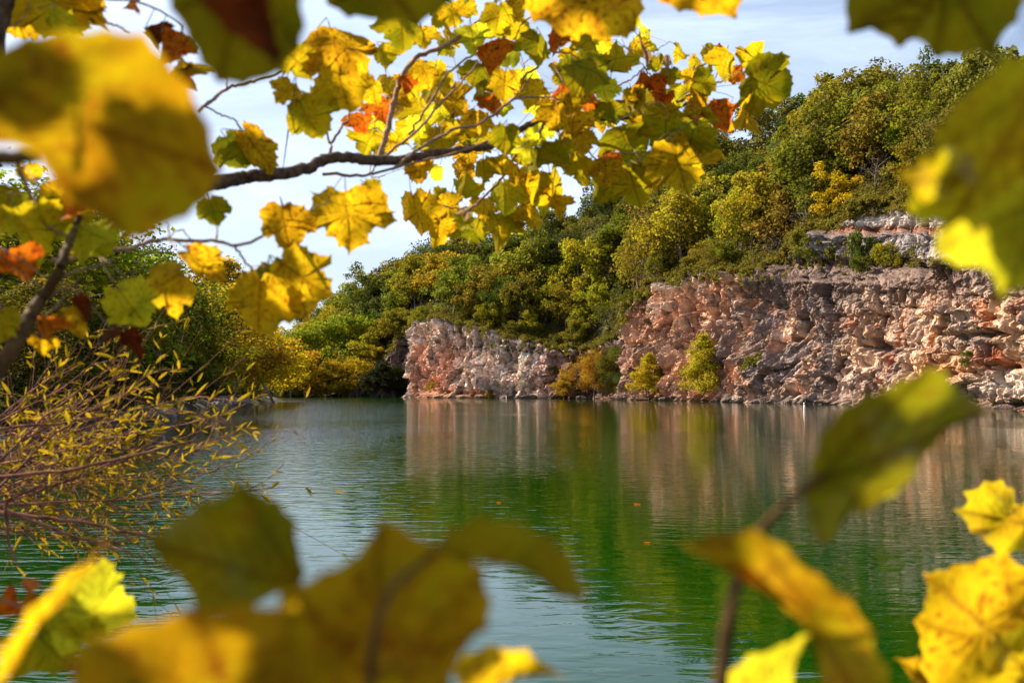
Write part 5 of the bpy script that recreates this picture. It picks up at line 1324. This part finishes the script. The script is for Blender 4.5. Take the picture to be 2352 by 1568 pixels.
# ------------------------------------------------------------------ willow shrub, lower left
root = empty('willow_shrub', (-3.2, 3.2, 0.2)); tag(root, 'tangled willow shrub with reddish twigs and narrow yellow leaves leaning over the water', 'shrub')
rl = Vector(root.location)
def narrow_leaf(p, dirv, ln, rs):
    """lance-shaped leaf, folded along the midrib"""
    dirv = dirv / np.linalg.norm(dirv); s = np.cross(dirv, rand_dirs(1, rs)[0]); s /= np.linalg.norm(s); u = np.cross(dirv, s)
    w = ln * 0.10; ts = [0, .2, .5, .8, 1.0]; ws = [0.1, .8, 1.0, .6, 0.02]; v = []
    droop = rs.uniform(0, .25)
    for t, k in zip(ts, ws):
        c = p + dirv * ln * t - np.array([0, 0, 1]) * ln * droop * t * t
        v += [c - s * w * k + u * w * .3 * k, c, c + s * w * k + u * w * .3 * k]
    q = []
    for i in range(4):
        a = i * 3; q += [(a, a + 1, a + 4, a + 3), (a + 1, a + 2, a + 5, a + 4)]
    return np.array(v), np.array(q)
WL = {'a': leaf_mat('willow_leaf_yellow', (0.56, 0.36, 0.010), (0.28, 0.24, 0.010), (0.30, 0.08, 0.015), 0.85, trans=0.5, scale=30, gloss=0.0)}
rs = np.random.RandomState(77)
EN = [(600, 935), (560, 985), (520, 905), (690, 1118), (640, 1050), (560, 1075), (480, 1000), (430, 1150), (380, 1230), (330, 1290), (300, 830), (240, 810), (355, 850), (420, 850), (170, 830),
      (380, 1060), (500, 1120), (250, 1200), (310, 1130), (120, 860), (420, 930), (330, 960), (200, 1280), (60, 900), (450, 1040), (250, 1000), (540, 1030), (390, 1190), (210, 1110), (130, 1010), (350, 900), (280, 1250)]
for bi, (ex, ey) in enumerate(EN + [(150, 940), (90, 1040), (60, 1180), (180, 1060), (300, 1080)]):
    ex = ex * 0.9 if ex > 300 else ex
    tw_ = MB(); lf = MB()
    sx, sy = rs.uniform(-260, -60), rs.uniform(960, 1230); Y0 = rs.uniform(4.0, 5.6); Y1 = Y0 + rs.uniform(-0.3, 0.5)
    sag = rs.uniform(-40, 60)
    pts_ = [(sx, sy, Y0), (sx * .6 + ex * .4 + rs.randn() * 12, sy * .6 + ey * .4 + sag, Y0 * .6 + Y1 * .4), (sx * .25 + ex * .75 + rs.randn() * 12, sy * .25 + ey * .75 + sag * .6, Y1), (ex, ey, Y1)]
    w3 = smooth_path(np.array([P(*p) for p in pts_]), 30); w3 += np.cumsum(rs.randn(30, 3), 0) * 0.0025
    tw_.add(*tube(w3, [0.0065, 0.004, 0.002], 6, .12))
    for k in range(rs.randint(9, 14)):
        i0 = rs.randint(6, 29); dirv = w3[min(i0 + 1, 29)] - w3[i0 - 1]; dirv /= np.linalg.norm(dirv)
        dv = dirv + rand_dirs(1, rs)[0] * 0.8 + np.array([0, 0, .12]); dv /= np.linalg.norm(dv); ln = rs.uniform(.2, .65)
        tp = smooth_path(np.array([w3[i0], w3[i0] + dv * ln * .5 + rs.randn(3) * .02, w3[i0] + (dv + [0, 0, rs.uniform(-.35, .2)]) * ln]), 8)
        tw_.add(*tube(tp, [0.0020, 0.0009], 5, .1))
        for j in range(rs.randint(2, 6)):
            g = rs.randint(2, 8); p0 = tp[g]; d2 = dv + rand_dirs(1, rs)[0] * .8 + np.array([0, 0, rs.uniform(-.5, .5)])
            lf.add(*narrow_leaf(p0, d2, rs.uniform(.04, .085), rs))
    for j in range(7):
        g = rs.randint(8, 30); lf.add(*narrow_leaf(w3[g], rand_dirs(1, rs)[0] + [0.3, 0, -.2], rs.uniform(.04, .09), rs))
    o = tw_.obj('stem', M_REDTWIG, root); o.location = -rl
    l_ = lf.obj('foliage', WL['a'], o, smooth=False)
    vcol(l_, 'vein', np.ones((len(l_.data.vertices), 3)))
pm = MB()
for (pts_, r) in [([(-100, 1160, 3.3), (20, 1180, 3.3), (200, 1200, 3.35), (330, 1230, 3.4), (450, 1235, 3.4)], [6, 4, 2.5]), ([(-80, 1130, 3.2), (60, 1190, 3.2), (210, 1245, 3.3), (280, 1262, 3.3)], [5, 3.5, 2]), ([(-60, 1100, 3.5), (150, 1080, 3.5), (330, 1040, 3.6), (450, 1010, 3.7)], [5, 4, 2]),
    ([(14, 1150, 3.1), (15, 1210, 3.1), (25, 1260, 3.1), (45, 1300, 3.1)], [4, 3, 1.5])]:
    pix_tube(pm, pts_, r)
o = pm.obj('stem', M_REDTWIG, root); o.location = -rl

# ------------------------------------------------------------------ fallen leaves on the water
M_RED = LM['r']
for x, y, s, code, lab in [(1148, 1153, .10, 'r', 'single red leaf floating mid lake, left of centre'), (1466, 1156, .12, 'r', 'red leaf floating below the tall tree reflection'),
    (1484, 1243, .09, 'r', 'dark red leaf floating near the stalk of the pointing leaf'), (1095, 1508, .09, 'o', 'pale orange leaf floating beside the bottom yellow leaf')]:
    Yt = CAMZ * F / (y - 898); p = P(x, y, Yt); rs = np.random.RandomState(int(x))
    o2 = dens(syc_outline(int(x)), 3, .02); v, tri, q, fr = shell(o2, 4)
    v3 = np.column_stack([v * s, 0.006 + 0.10 * s * fr ** 2 + 0.0 * fr])
    o = mesh_obj('floating_leaf', v3, [q, tri], LM[code], None, True); o.location = (p.x, Yt, 0.0); o.rotation_euler = (0, 0, rs.rand() * 6)
    vcol(o, 'vein', 1 - vein_mask(v, (0, 0), TIPS)[:, None] * np.array([.4, .5, .3])); tag(o, lab, 'leaf', 'leaves floating on the lake')
# near bank under the photographer, below the picture
xs = np.linspace(-12, 12, 30); ys = np.array([-40, -10, -2, 1.0, 3.0, 4.5, 6.0]); hh = np.array([1.4, 1.2, 0.9, 0.6, 0.25, -0.3, -1.5])
g = np.array([(x * (1 + abs(y) * 0.1), y + 0.4 * math.sin(x), h + 0.1 * math.sin(x * 1.7 + y)) for x in xs for y, h in zip(ys, hh)])
I, J = np.meshgrid(np.arange(29), np.arange(6), indexing='ij'); k = (I * 7 + J).ravel()
tag(mesh_obj('shore', g, np.stack([k, k + 7, k + 8, k + 1], -1), M_SOIL, smooth=True), kind='structure')
